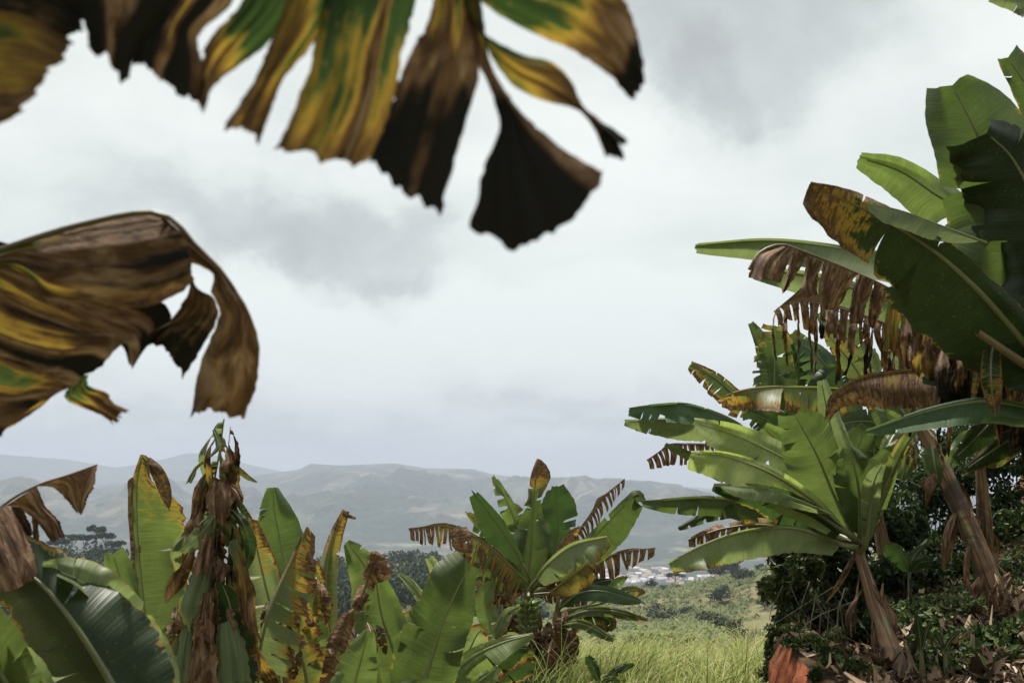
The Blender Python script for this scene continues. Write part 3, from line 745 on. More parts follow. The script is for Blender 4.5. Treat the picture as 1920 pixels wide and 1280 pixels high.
# town in the valley
def wall_mats():
    out = []
    for nm, c in (('white', (.52, .50, .48)), ('cream', (.62, .56, .46)), ('pink', (.55, .47, .41)), ('grey', (.42, .42, .43))):
        m, nd, lk = new_mat('plaster_' + nm); tcn = N(nd, 'ShaderNodeTexCoord')
        k = noisen(nd, lk, tcn.outputs['Object'], .6, 4)
        cc = mixc(nd, lk, mathn(nd, lk, 'MULTIPLY', k, .5), c, tuple(q * .6 for q in c))
        bs = N(nd, 'ShaderNodeBsdfPrincipled'); lk.new(cc, bs.inputs['Base Color']); bs.inputs['Roughness'].default_value = .9
        o = N(nd, 'ShaderNodeOutputMaterial'); lk.new(bs.outputs[0], o.inputs[0]); out.append(m)
    return out
WM = wall_mats()
def roof_mat(nm, c):
    m, nd, lk = new_mat('roof_' + nm); tcn = N(nd, 'ShaderNodeTexCoord')
    cc = mixc(nd, lk, noisen(nd, lk, tcn.outputs['Object'], .8, 4), c, tuple(q * .55 for q in c))
    bs = N(nd, 'ShaderNodeBsdfPrincipled'); lk.new(cc, bs.inputs['Base Color']); bs.inputs['Roughness'].default_value = .8
    o = N(nd, 'ShaderNodeOutputMaterial'); lk.new(bs.outputs[0], o.inputs[0]); return m
RM = [roof_mat('tile', (.24, .14, .10)), roof_mat('metal', (.55, .55, .56)), roof_mat('fibre', (.33, .31, .30))]
def win_mat():
    m, nd, lk = new_mat('window_glass'); bs = N(nd, 'ShaderNodeBsdfPrincipled'); bs.inputs['Base Color'].default_value = (.04, .045, .05, 1); bs.inputs['Roughness'].default_value = .15
    o = N(nd, 'ShaderNodeOutputMaterial'); lk.new(bs.outputs[0], o.inputs[0]); return m
M_WIN = win_mat()
def box(x0, x1, y0, y1, z0, z1):
    v = np.array([(x, y, z) for z in (z0, z1) for y in (y0, y1) for x in (x0, x1)], float)
    f = np.array([(0, 2, 3, 1), (4, 5, 7, 6), (0, 1, 5, 4), (2, 6, 7, 3), (0, 4, 6, 2), (1, 3, 7, 5)])
    return v, f
house_kinds = []
for k, (w, d_, h) in enumerate([(11, 8, 4.2), (9, 9, 6.5), (16, 9, 5), (24, 12, 6)]):
    wall = mesh('wall', *box(-w / 2, w / 2, -d_ / 2, d_ / 2, -2, h), None, False)
    o = .6; hh = 2.2 if k != 3 else 1.4
    rv = np.array([(-w / 2 - o, -d_ / 2 - o, h), (w / 2 + o, -d_ / 2 - o, h), (w / 2 + o, d_ / 2 + o, h), (-w / 2 - o, d_ / 2 + o, h), (-w / 2 - o, 0, h + hh), (w / 2 + o, 0, h + hh)])
    roof = bpy.data.meshes.new('roof'); roof.from_pydata([tuple(q) for q in rv], [], [(0, 1, 5, 4), (2, 3, 4, 5), (0, 4, 3), (1, 2, 5), (0, 3, 2, 1)]); roof.update()
    wins = join([box(x - .6, x + .6, -d_ / 2 - .03, -d_ / 2 + .05, 1.2, 2.6) for x in np.arange(-w / 2 + 1.8, w / 2 - 1, 3.0)])
    win = mesh('window_row', *wins, M_WIN, False)
    house_kinds.append((wall, roof, win))
r = np.random.default_rng(12)
nh = 0
while nh < 120:
    px = r.uniform(1120, 1345); row = r.uniform(1066, 1096)
    if px < 1180 and row < 1075 and r.random() < .5: continue
    if px > 1290 and row < 1078: continue
    el = PITCH + math.atan((640 - row) / FPX); az = math.atan((px - 960) / FPX * CP)
    hit = GB.ray_cast(Vector((0, 0, CAMZ)) + Vector((math.sin(az), math.cos(az), math.tan(el))).normalized() * 1000, Vector((math.sin(az), math.cos(az), math.tan(el))).normalized())
    if not hit[0] or hit[0].y < 1300: continue
    p = hit[0]
    root = empty('house', p, 'small pale house among the rooftops of the valley town', 'house', 'houses of the valley town')
    ro = r.uniform(-.5, .5); kk = int(r.choice(4, p=[.4, .3, .2, .1])); mw = WM[int(r.choice(4, p=[.55, .2, .1, .15]))]; mr_ = RM[int(r.choice(3, p=[.4, .3, .3]))]
    sc_ = r.uniform(.8, 1.25)
    for nm, me, mt in zip(('wall', 'roof', 'window_row'), house_kinds[kk], (mw, mr_, M_WIN)):
        if not len(me.materials): me.materials.append(mt)
        o = bpy.data.objects.new(nm, me); COL.objects.link(o); o.parent = root
        o.material_slots[0].link = 'OBJECT'; o.material_slots[0].material = mt
        o.rotation_euler.z = ro; o.scale = (sc_,) * 3
        if nm == 'window_row': o['kind'] = 'stuff'
    nh += 1

# ------------------------------------------------------------------ haze
hv, hf = box(-16000, 16000, -1500, 16000, -330, 460)
hm, hn, hl = new_mat('air')
pv = N(hn, 'ShaderNodeVolumePrincipled'); pv.inputs['Color'].default_value = (.575, .635, .775, 1); pv.inputs['Density'].default_value = 1.85e-4; pv.inputs['Anisotropy'].default_value = 0.0
ho = N(hn, 'ShaderNodeOutputMaterial'); hl.new(pv.outputs[0], ho.inputs['Volume'])
link('haze', mesh('haze', hv, hf, hm, False), label='pale blue haze over the valley and the mountains', cat='haze', kind='stuff')

# ------------------------------------------------------------------ long grass in the middle
r = np.random.default_rng(21)
def grass_blades(n, xr, yr, h0, wid, tint_mu, seedhead=False):
    x = []; y = []
    while len(x) < n:
        yy_ = r.uniform(*yr); xx_ = r.uniform(xr[0], xr[1])
        ex = np.interp(yy_, EDGE_Y, EDGE_X)
        if yy_ < 14 and xx_ > ex - .1: continue
        if mnoise.noise((xx_ * .8, yy_ * .8, 3)) < -.35 + .2 * r.random(): continue
        x.append(xx_); y.append(yy_)
    x, y = np.array(x), np.array(y); z = np.array([gz(a, b) for a, b in zip(x, y)])
    h = h0 * r.uniform(.45, 1.2, n) * np.array([1 + .7 * mnoise.noise((a * 1.1, b * 1.1, 9)) for a, b in zip(x, y)]); az = r.uniform(0, 6.28, n) ; bend = r.uniform(.15, 1.0, n) * h
    az = np.where(r.random(n) < .5, az, r.normal(.4, .6, n))
    hd = np.stack([np.cos(az), np.sin(az), np.zeros(n)], -1); sd = np.stack([-np.sin(az), np.cos(az), np.zeros(n)], -1)
    sd = unit(sd + r.normal(0, .5, (n, 3)))
    S = 5; V = []
    for k in range(S + 1):
        q = k / S
        c = np.stack([x, y, z], -1) + hd * (bend * q ** 2.4)[:, None] + np.array([0, 0, 1]) * (h * (q - .28 * q ** 3 * bend / h))[:, None]
        w = (wid * (1 - q ** 2) + .0008) * (1.0 if not seedhead else .55)
        V += [c - sd * w, c + sd * w]
    V = np.stack(V, 1)
    k = np.arange(n)[:, None, None] * (2 * S + 2) + np.arange(S)[None, :, None] * 2
    F = (k + np.array([0, 1, 3, 2])[None, None]).reshape(-1, 4)
    t = np.clip(r.normal(tint_mu, .3, n), 0, 1)
    tn = np.clip(t[:, None] + np.linspace(-.5, .3, S + 1)[None], 0, 1).repeat(2, 1)
    return V.reshape(-1, 3), F, tn.ravel()
ga = [grass_blades(10500, (.2, 5.5), (11.5, 24), .74, .009, .48), grass_blades(500, (.4, 5.5), (11.5, 24), 1.15, .0045, .9, True), grass_blades(1500, (-3.5, .4), (15, 24), .5, .007, .5)]
v, f = join([(q[0], q[1]) for q in ga])
link('long_grass', mesh('long_grass', v, f, M_GRASS, True, dict(tint=np.concatenate([q[2] for q in ga]))), label='tall pale green grass between the bananas and the bank', cat='grass', kind='stuff')

# ------------------------------------------------------------------ litter, undergrowth and creeper on the bank
def bank_scatter(r, n, xr, yr, cond=None):
    out = []
    while len(out) < n:
        y = r.uniform(*yr) if r.random() < .5 else r.uniform(yr[0], yr[0] + .45 * (yr[1] - yr[0])); x = np.interp(y, EDGE_Y, EDGE_X) + r.uniform(*xr)
        if cond and not cond(x, y): continue
        out.append((x, y, bz(x, y)))
    return np.array(out)
r = np.random.default_rng(31)
B_ = bank_scatter(r, 5500, (0.05, 5.0), (4.5, 12.5), lambda x, y: mnoise.noise((x * .9, y * .9, 8)) > -.32)
n = len(B_); az = r.uniform(0, 6.28, n); L = r.uniform(.04, .15, n) * np.where(r.random(n) < .12, 1.8, 1); wd = L * r.uniform(.07, .24, n)
hd = np.stack([np.cos(az), np.sin(az), r.normal(.0, .28, n)], -1); sd = unit(np.stack([-np.sin(az), np.cos(az), r.normal(0, .5, n)], -1))
up = np.cross(hd, sd); up *= np.sign(up[:, 2:3])
Vs = []
crl = r.uniform(-.9, 1.5, n); tws = r.normal(0, 1.3, n); irr = r.uniform(.5, 1.3, (5, n))
for k in range(5):
    q = k / 4
    c = B_ + up * .03 + np.array([0, 0, .02]) + hd * (L * (q - .5))[:, None] + up * (crl * L * .5 * (2 * q - 1) ** 2)[:, None]
    w = (wd * irr[k] * (.25 + .75 * math.sin(.25 + q * 2.6)))[:, None]
    a_ = (tws * (q - .5))[:, None]; s2 = sd * np.cos(a_) + up * np.sin(a_); u2 = up * np.cos(a_) - sd * np.sin(a_)
    c = c + sd * (L * .25 * np.sin(q * 3 + tws))[:, None]
    Vs += [c - s2 * w + u2 * w * .6, c, c + s2 * w + u2 * w * .5]
V_ = np.stack(Vs, 1)
k = np.arange(n)[:, None, None, None] * 15 + np.arange(4)[None, :, None, None] * 3 + np.arange(2)[None, None, :, None]
F_ = (k + np.array([0, 1, 4, 3])).reshape(-1, 4)
tn = np.repeat(np.clip(r.normal(.55, .30, n), 0, 1), 15)
link('leaf_litter', mesh('leaf_litter', V_.reshape(-1, 3), F_, M_LITTER, True, dict(tint=tn)), label='dry banana leaf scraps strewn over the bank', cat='leaf litter', kind='stuff')
# low weeds
B_ = bank_scatter(r, 2200, (0.0, 5.5), (5, 13), lambda x, y: mnoise.noise((x * .7 + 5, y * .7, 2)) > -.05)
C, t = clump_points(r, B_ + np.array([0, 0, .05]), [(.13, .13, .08)] * len(B_), [20] * len(B_), .2)
v, f, tn = leaf_cloud(C, .065, r, np.clip(t + .12, 0, 1), .5, -.2)
link('weeds', mesh('weeds', v, f, M_SHRUB, False, dict(tint=tn)), label='low green weeds growing through the litter on the bank', cat='weeds', kind='stuff')

def shrub(label, clumps, n, leafsize, mat, seed, tshift=0., stems=True, group=None, cat='shrub', name='shrub', aspect=.42):
    """clumps: list of (px, row, depth, rx, ry, rz)"""
    r = np.random.default_rng(seed)
    cs = [at(a, b, c) for a, b, c, *_ in clumps]
    bx_ = sum(c.x for c in cs) / len(cs); by = sum(c.y for c in cs) / len(cs)
    zb = bz(bx_, by)
    root = empty(name, (bx_, by, zb), label, cat, group)
    parts = []
    for c, (_, _, _, rx, ry, rz) in zip(cs, clumps):
        for q in range(4):
            e_ = np.array(c) + r.normal(0, .4, 3) * np.array([rx, ry, rz])
            b0 = np.array([bx_ + r.normal(0, .15) + (c.x - bx_) * .6, by + r.normal(0, .15) + (c.y - by) * .6, 0]); b0[2] = bz(b0[0], b0[1]) - .05
            mid_ = (b0 + e_) / 2 + r.normal(0, .08, 3)
            parts.append(tube(catmull(np.array([b0, mid_, e_]), 6), [.012, .004], 5))
    if stems:
        v, f = join(parts); link('stems', mesh('stems', v, f, M_BARK), root)
    tot = sum(a[3] * a[5] for a in clumps)
    sub_c, sub_r, cnt = [], [], []
    for c, (_, _, _, rx, ry, rz) in zip(cs, clumps):
        k = 11
        for q in range(k):
            d = unit(r.normal(0, 1, 3)) * r.uniform(.3, 1.0)
            sub_c.append(np.array(c) + d * np.array([rx, ry, rz])); sub_r.append(np.array([rx, ry, rz]) * r.uniform(.22, .45)); cnt.append(max(6, int(n * rx * rz / tot / k)))
    C, t = clump_points(r, sub_c, sub_r, cnt, .2)
    v, f, tn = leaf_cloud(C, leafsize, r, np.clip(t + tshift, 0, 1), aspect, .4)
    link('foliage', mesh('foliage', v, f, mat, False, dict(tint=tn)), root)
    return root
shrub('leafy creeper-covered bush at the left end of the red bank', [(1475, 1130, 7.6, .22, .3, .30), (1500, 1080, 7.8, .25, .3, .25), (1462, 1180, 7.5, .07, .2, .12), (1525, 1140, 7.5, .2, .3, .3), (1446, 1215, 7.5, .06, .1, .12), (1436, 1262, 7.4, .04, .08, .10), (1560, 1200, 7.0, .16, .1, .1), (1505, 1190, 7.0, .07, .05, .06)], 5600, .06, M_VINE, 3, .05, cat='bush', name='bush', stems=False)
shrub('dark bush under the crown of the green banana plant on the bank', [(1520, 1010, 8.4, .35, .35, .2), (1470, 1040, 8.2, .18, .3, .16), (1570, 1080, 8.2, .3, .3, .35), (1600, 1160, 7.8, .25, .3, .3)], 5200, .075, M_SHRUB, 4, -.1, cat='bush', name='bush')
back = [('dense dark shrub filling the gap between the two leaning banana stems', [(1690, 990, 10.5, .5, .4, .5), (1660, 1080, 9.6, .4, .4, .3), (1740, 1060, 9.6, .4, .4, .25)]),
        ('dark glossy shrub behind the brown leaning banana stem', [(1790, 920, 11.5, .6, .5, .6), (1760, 1010, 10.8, .5, .4, .4), (1820, 1030, 10.6, .4, .4, .3)]),
        ('tall dark shrub at the right border above the litter slope', [(1880, 900, 11, .6, .6, .6), (1900, 990, 10.4, .6, .5, .4), (1930, 840, 11.5, .5, .5, .4)]),
        ('dark leafy shrub high on the bank below the long drooping leaf', [(1850, 835, 13, .6, .5, .35), (1780, 850, 13, .5, .5, .4), (1700, 900, 12.6, .6, .5, .5), (1740, 900, 12.2, .4, .4, .5)]),
        ('dark shrub hidden behind the green banana crown on the bank', [(1600, 950, 12.2, .7, .5, .5), (1540, 1000, 11.6, .5, .4, .4), (1640, 880, 12.6, .5, .5, .45)])]
for k, (lb, cl) in enumerate(back):
    shrub(lb, cl, 5200, .085, M_SHRUB, 20 + k, -.08, group='dark shrubs on the hillside')
shrub('trailing green creeper leaves along the lip of the red cut face', [(1470, 1188, 6.95, .13, .1, .07), (1512, 1200, 6.6, .14, .1, .06), (1555, 1225, 6.2, .13, .1, .06), (1443, 1225, 7.1, .05, .05, .14), (1600, 1250, 6.0, .13, .1, .05), (1530, 1262, 6.0, .05, .04, .06)], 2600, .05, M_VINE, 8, .0, cat='creeper', name='creeper', stems=False)
# thin dead twigs and hanging creeper stems on the cut face
rt = empty('creeper', at(1500, 1200, 7.2), 'tangle of bare creeper stems hanging down the red bank', 'creeper')
r = np.random.default_rng(77); parts = []
for k in range(20):
    a = np.array(P3((r.uniform(1465, 1600), r.uniform(1090, 1170), r.uniform(6.7, 7.6)))); ln = r.uniform(.15, .7)
    b = a + np.array([r.normal(-.05, .22), r.normal(-.1, .1), -ln]); m_ = (a + b) / 2 + r.normal(0, .05, 3) + np.array([-.05, -.05, 0])
    parts.append(tube(catmull(np.array([a, m_, b]), 7), [.004, .002], 5))
v, f = join(parts); link('stems', mesh('stems', v, f, M_BARK), rt)
# ------------------------------------------------------------------ banana plants
GP = 'banana plants of the plot'
def ribbons(pl, mid, n, lenr, wr, drange, side=0., g='md', seed=1, rib=.010, ribdry=.6, dpx=.15, jag=3.0, name='leaf', spread=.45):
    """a collapsed leaf: its blade hangs from the midrib as separate ribbons (one blade mesh)"""
    r = np.random.default_rng(seed); c = catmull(mid, 60); pcs = []
    for k in range(n):
        t = (k + r.uniform(.1, .9)) / n; x, y, d = c[int(t * 59)]
        sx = (side if side else r.choice([-1, 1])) * abs(r.normal(spread, .2)); ln = r.uniform(*lenr) * (1 - .35 * t); w = r.uniform(*wr) * (1 - .3 * t)
        k1, k2 = r.normal(0, .12, 2)
        path = np.array([(x, y), (x + sx * ln * .22, y + ln * .06), (x + sx * ln * (.38 + k1), y + ln * .40), (x + sx * ln * (.42 + k2), y + ln * .75), (x + sx * ln * (.40 + 2 * k2), y + ln)])
        wv = np.array([.8, .9, 1, r.uniform(.6, 1.1), r.uniform(.2, .8)]) * w * .5
        tw = r.uniform(.5, 1.1, 5) * np.array([1, 1, 1, 1, 1])
        nx = np.array([(-.2 * np.sign(sx), 1), (.3, .8), (.9, .3), (1, .1), (1, .2)]) if sx > 0 else np.array([(.2, -1), (.5, -.8), (.9, -.3), (1, -.1), (1, -.2)])
        A = path - nx * (wv * tw)[:, None]; B = path + nx * (wv * tw)[:, None]
        d0 = r.uniform(*drange); e = r.uniform(.0, .6)
        pcs.append(dict(A=[tuple(q) for q in A], B=[tuple(q) for q in B], d=[d, d - r.uniform(0, dpx), d - r.uniform(-dpx, dpx)], dry=[d0, d0 + .3 * e, d0 + e], dryu=[r.uniform(-.1, .2), 0, r.uniform(-.1, .2)], bulge=r.uniform(-.3, .4), tilt=r.uniform(-.7, .7)))
    return rag(pl, pcs, g, name, ribpts=list(map(tuple, catmull(mid, 12))), rib=rib, ribdry=ribdry, nu=7, nv=14, jag=jag)

def plant(label, crown, base=None, rad=(.10, .07), mat=None, scraps=0, seed=1, onbank=False, name='banana_plant'):
    c = np.array(P3(crown))
    if base is None: b = np.array([c[0], c[1], 0])
    else: b = np.array(P3(base))
    b[2] = (bz if onbank else gz)(b[0], b[1]) - .08 if base is None or onbank else min(b[2], gz(b[0], b[1]) - .05)
    root = empty(name, b, label, 'banana plant', GP)
    root['crown'] = [float(q) for q in c]
    mid_ = b * .5 + c * .5 + np.random.default_rng(seed).normal(0, .035, 3)
    stem(root, [tuple(b), tuple(mid_), tuple(c), tuple(c + (c - b) / np.linalg.norm(c - b) * .12)], list(rad) + [rad[-1] * .5], mat or M_STEM, scraps=scraps, seed=seed)
    return root

# --- close by the lens, left: big torn leaves hanging into the frame
FG = plant('torn old banana plant whose huge leaves hang close before the lens, upper left', (-900, 150, 1.9), rad=(.13, .10), seed=3)
D0 = 1.18
rag(FG, [  # dryness pushed to near-black here carries the backlit strips' shade
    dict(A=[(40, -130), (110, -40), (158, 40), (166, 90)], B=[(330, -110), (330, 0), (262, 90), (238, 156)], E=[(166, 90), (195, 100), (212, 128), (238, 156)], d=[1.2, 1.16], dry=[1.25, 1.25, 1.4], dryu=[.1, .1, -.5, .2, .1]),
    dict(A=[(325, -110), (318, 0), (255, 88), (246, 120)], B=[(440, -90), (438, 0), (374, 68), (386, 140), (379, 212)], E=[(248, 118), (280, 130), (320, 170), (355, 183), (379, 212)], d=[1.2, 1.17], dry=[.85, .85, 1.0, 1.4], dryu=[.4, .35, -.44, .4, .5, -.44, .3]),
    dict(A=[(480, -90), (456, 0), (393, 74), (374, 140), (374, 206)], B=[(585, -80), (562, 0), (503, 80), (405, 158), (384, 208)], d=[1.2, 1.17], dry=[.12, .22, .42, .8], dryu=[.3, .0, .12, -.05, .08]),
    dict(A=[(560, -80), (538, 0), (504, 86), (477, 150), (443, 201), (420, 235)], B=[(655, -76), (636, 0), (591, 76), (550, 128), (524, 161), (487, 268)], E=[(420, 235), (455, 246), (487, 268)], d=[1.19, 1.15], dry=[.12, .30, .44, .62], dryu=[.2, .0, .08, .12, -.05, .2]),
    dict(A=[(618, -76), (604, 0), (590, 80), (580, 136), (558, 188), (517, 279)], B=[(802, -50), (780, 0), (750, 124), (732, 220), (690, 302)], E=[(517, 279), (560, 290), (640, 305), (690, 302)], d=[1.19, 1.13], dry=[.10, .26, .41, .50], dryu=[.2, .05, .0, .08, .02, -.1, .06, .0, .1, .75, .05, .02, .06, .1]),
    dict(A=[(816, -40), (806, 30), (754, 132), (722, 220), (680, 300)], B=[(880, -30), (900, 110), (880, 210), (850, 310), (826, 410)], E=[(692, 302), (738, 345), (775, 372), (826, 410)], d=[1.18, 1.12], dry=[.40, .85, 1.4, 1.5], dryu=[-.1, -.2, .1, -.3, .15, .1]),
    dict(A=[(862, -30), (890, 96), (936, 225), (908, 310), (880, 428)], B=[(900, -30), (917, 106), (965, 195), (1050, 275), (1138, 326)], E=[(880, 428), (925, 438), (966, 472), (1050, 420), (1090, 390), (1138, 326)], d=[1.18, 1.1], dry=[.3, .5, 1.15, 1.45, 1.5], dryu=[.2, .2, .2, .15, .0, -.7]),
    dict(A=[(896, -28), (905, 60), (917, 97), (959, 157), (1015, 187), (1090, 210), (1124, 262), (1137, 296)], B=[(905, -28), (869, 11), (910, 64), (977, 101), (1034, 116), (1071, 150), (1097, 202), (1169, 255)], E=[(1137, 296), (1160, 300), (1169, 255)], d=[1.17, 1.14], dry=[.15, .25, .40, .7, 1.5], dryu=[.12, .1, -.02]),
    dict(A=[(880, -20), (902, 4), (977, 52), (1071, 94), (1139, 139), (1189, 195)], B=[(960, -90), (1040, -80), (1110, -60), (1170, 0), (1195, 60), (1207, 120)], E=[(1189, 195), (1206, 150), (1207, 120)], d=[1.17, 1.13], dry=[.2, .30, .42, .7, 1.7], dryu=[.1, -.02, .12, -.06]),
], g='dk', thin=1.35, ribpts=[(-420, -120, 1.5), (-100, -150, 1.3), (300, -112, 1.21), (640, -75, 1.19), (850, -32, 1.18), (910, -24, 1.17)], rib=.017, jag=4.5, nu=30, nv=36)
rag(FG, [
    dict(A=[(-200, 0), (-40, 15), (40, 28), (90, 48), (134, 78)], B=[(-200, 320), (-60, 250), (0, 233), (36, 214)], E=[(134, 78), (112, 112), (70, 165), (36, 214)], d=[1.25, 1.12], dry=[.2, .34, .42, .55], dryu=[.1, .05, -.05, .0, .1, .6, .02]),
    dict(A=[(-160, -160), (0, -120), (120, -70), (180, -10)], B=[(-160, 60), (-20, 40), (70, 52), (132, 74)], E=[(180, -10), (166, 40), (132, 74)], d=[1.35, 1.22], dry=[1.1, 1.2, 1.3]),
], g='md', ribpts=[(-500, 40, 1.6), (-200, -20, 1.35), (-60, -60, 1.26), (100, -20, 1.22)], rib=.012, jag=5, nu=30)
rag(FG, [
    dict(A=[(-80, 430), (40, 465), (130, 510), (230, 545), (310, 570), (322, 615)], B=[(-250, 700), (-150, 770), (-70, 815), (0, 818)], E=[(322, 615), (290, 640), (246, 690), (238, 642), (215, 662), (165, 702), (110, 732), (60, 762), (0, 818)], d=[2.0, 1.95], dry=[.34, .38, .46, .58, .9], dryu=[1.0, .95, .0, .6, .02, .04, .7, .0, -.02, .02, .85, .65, .02, -.25, -.2, .0, .5, .04, .0, .1, .8], bulge=.05),
    dict(A=[(-80, 500), (0, 468), (150, 421), (230, 405), (297, 399)], B=[(-90, 540), (20, 500), (95, 548), (170, 562), (260, 578), (345, 546)], E=[(297, 399), (335, 440), (364, 490), (345, 546)], d=[1.95, 1.84], dry=[.40, .46, .66, .85, .9], dryu=[.05, -.2, -.12, .25, .05, .4, .1, .3, -.06, -.2], bulge=.25, tilt=-.45),
    dict(A=[(299, 404), (318, 440), (350, 486), (374, 498), (400, 514), (397, 546), (411, 592), (376, 680), (357, 780)], B=[(297, 398), (370, 462), (432, 530), (470, 590), (484, 650), (481, 720), (455, 785)], E=[(357, 782), (395, 768), (430, 778), (455, 785)], d=[1.85, 1.83, 1.88], dry=[.9, .85, .8, .85, .9], dryu=[.15, .0, -.05], bulge=.3, tilt=-.3),
    dict(A=[(330, 440), (352, 490), (352, 550), (316, 602), (275, 630), (246, 692)], B=[(350, 470), (368, 540), (398, 556), (408, 595), (376, 655), (346, 706)], E=[(246, 692), (290, 642), (346, 706)], d=[1.9, 1.95], dry=[1.0, 1.2, 1.3], bulge=.1),  # leaf piece coloured near-black for the shadow under the flap
    dict(A=[(150, 705), (120, 742), (145, 760), (190, 778), (210, 794)], B=[(166, 702), (165, 722), (200, 736), (212, 755), (236, 766)], E=[(210, 794), (222, 782), (236, 766)], d=[1.97, 2.0], dry=[.3, .35, .6, 1.0], bulge=.2),
    dict(A=[(-60, 800), (-20, 810), (20, 800), (60, 775)], B=[(-120, 780), (0, 720), (100, 700), (170, 690)], d=[1.98, 1.97], dry=[.4, .42, .6], bulge=.15),
], g='md', ribpts=[(-520, 640, 2.1), (-80, 500, 1.96), (0, 469, 1.94), (150, 422, 1.87), (297, 400, 1.84), (370, 464, 1.84), (432, 532, 1.85), (484, 650, 1.86), (456, 784, 1.88)], rib=.010, ribdry=.7, jag=3.0, nu=44, nv=40)

# unseen leaves added over and behind the camera to shade the near leaves
def shade_leaf(pl, base, tipd, length, width, droop, g='md', seed=0, dry=.05, thin=.6):
    r = np.random.default_rng(seed); n, m = 22, 6
    t = np.linspace(0, 1, n); td_ = np.array(tipd, float); td_ /= np.linalg.norm(td_)
    c = np.array(base)[None] + td_[None] * (t * length)[:, None] + np.array([0, 0, -1.])[None] * (droop * length * t ** 2)[:, None]
    sd = np.cross(td_, [0, 0, 1.]); sd /= np.linalg.norm(sd) + 1e-9
    w = width * np.sin(np.clip(t * 1.05 + .06, 0, 1) * math.pi) ** .55
    s_ = np.linspace(-1, 1, 2 * m + 1)
    v = c[:, None] + sd[None, None] * (s_[None, :, None] * w[:, None, None]) - np.array([0, 0, 1.]) * (.35 * np.abs(s_)[None, :, None] * w[:, None, None])
    v[..., 2] += .03 * np.sin(t * 31 + seed)[:, None] * np.abs(s_)[None]
    k = 2 * m + 1
    i = np.arange(n - 1)[:, None] * k; j = np.arange(k - 1)[None]
    f = np.stack([i + j, i + j + 1, i + k + 1 + j, i + k + j], -1).reshape(-1, 4)
    V = v.reshape(-1, 3); uv = np.stack([np.repeat(t * length, k) + seed, np.tile(s_ * width, n)], -1)
    o = link('leaf', mesh('leaf', V, f, M_LEAF, True, dict(dry=np.full(len(V), dry), veins=uv, green=np.tile(GREENS[g], (len(V), 1)), thin=np.full(len(V), thin))), pl)
    a = np.array(pl['crown']); pts = np.vstack([a, (a + c[0]) / 2 + np.array([0, 0, .15]), c]); tv, tf_ = tube(pts, [.03, .018, .005], 7)
    link('midrib', mesh('midrib', tv, tf_, M_RIB, True, dict(dry=np.full(len(tv), .1), green=np.tile(GREENS[g], (len(tv), 1)))), o)
rw = np.random.default_rng(8)
for k in range(9):
    a = math.radians(-25 - 24 * k + rw.normal(0, 6))           # heading round the crown, to the right and behind
    shade_leaf(FG, np.array(FG['crown']) + np.array([.3 * math.cos(a), .3 * math.sin(a), .35]), (math.cos(a), math.sin(a), rw.uniform(.15, .7)), rw.uniform(1.9, 2.5), rw.uniform(.28, .36), rw.uniform(.15, .4), seed=60 + k)
def shade_plant(label, x, y, h, seed, n=9):  # added plant out of view, blocks sky light from behind
    b = np.array([x, y, gz(x, y) - .05]); c = b + np.array([0, 0, h])
    root = empty('banana_plant', b, label, 'banana plant', GP); root['crown'] = [float(q) for q in c]
    stem(root, [tuple(b), tuple((b + c) / 2), tuple(c)], [.14, .12, .09], M_STEM, scraps=3, seed=seed)
    r = np.random.default_rng(seed)
    for k in range(n):
        a = 2.4 * k + r.normal(0, .2)
        if abs(c[1] + 2.2 * math.sin(a)) < .1 and math.sin(a) > 0: a += math.pi
        sy = math.sin(a) * (1 if y + 1.9 * math.sin(a) < -.4 else -1)
        shade_leaf(root, c + np.array([.2 * math.cos(a), .2 * sy, .2]), (math.cos(a), sy, r.uniform(.3, 1.6)), r.uniform(1.8, 2.3), r.uniform(.26, .34), r.uniform(.2, .5), g='md', seed=seed * 20 + k)
shade_plant('tall banana plant standing behind the viewpoint beside the track', -1.3, -1.7, 2.4, 31)
shade_plant('tall banana plant directly behind the viewpoint', .7, -2.3, 2.2, 32)
shade_plant('tall banana plant behind the viewpoint at the foot of the bank', 2.2, -1.6, 2.5, 33)

# dead leaves hanging as a skirt round the centre stems
rs_ = np.random.default_rng(50)
def skirt(pl, n, xr, yr, dr, hr, drymu=.9, g='ol', wpx=(7, 15)):
    for k in range(n):
        x = rs_.uniform(*xr); y = rs_.uniform(*yr); dd = rs_.uniform(*dr); h = rs_.uniform(*hr); w = rs_.uniform(*wpx); sw = rs_.normal(0, 12)
        leaf(pl, [(x, y, dd), (x + sw * .6, y + h * .3, dd - .1), (x + sw, y + h * .65, dd - .1), (x + sw * 1.3, y + h, dd)], [w * .3, w, w * .9, w * .2], [w * .3, w * .8, w, w * .2], g, ls=rs_.uniform(-.8, .8), rs=rs_.uniform(-.8, .8),
             tl=2, tr=2, gap=.3, lenv=.4, jag=.2, dry=float(rs_.normal(drymu, .12)), wave=.6, curl=.4, pet=False, rib=.006, ribdry=.9, n=14, name='dead_leaf')

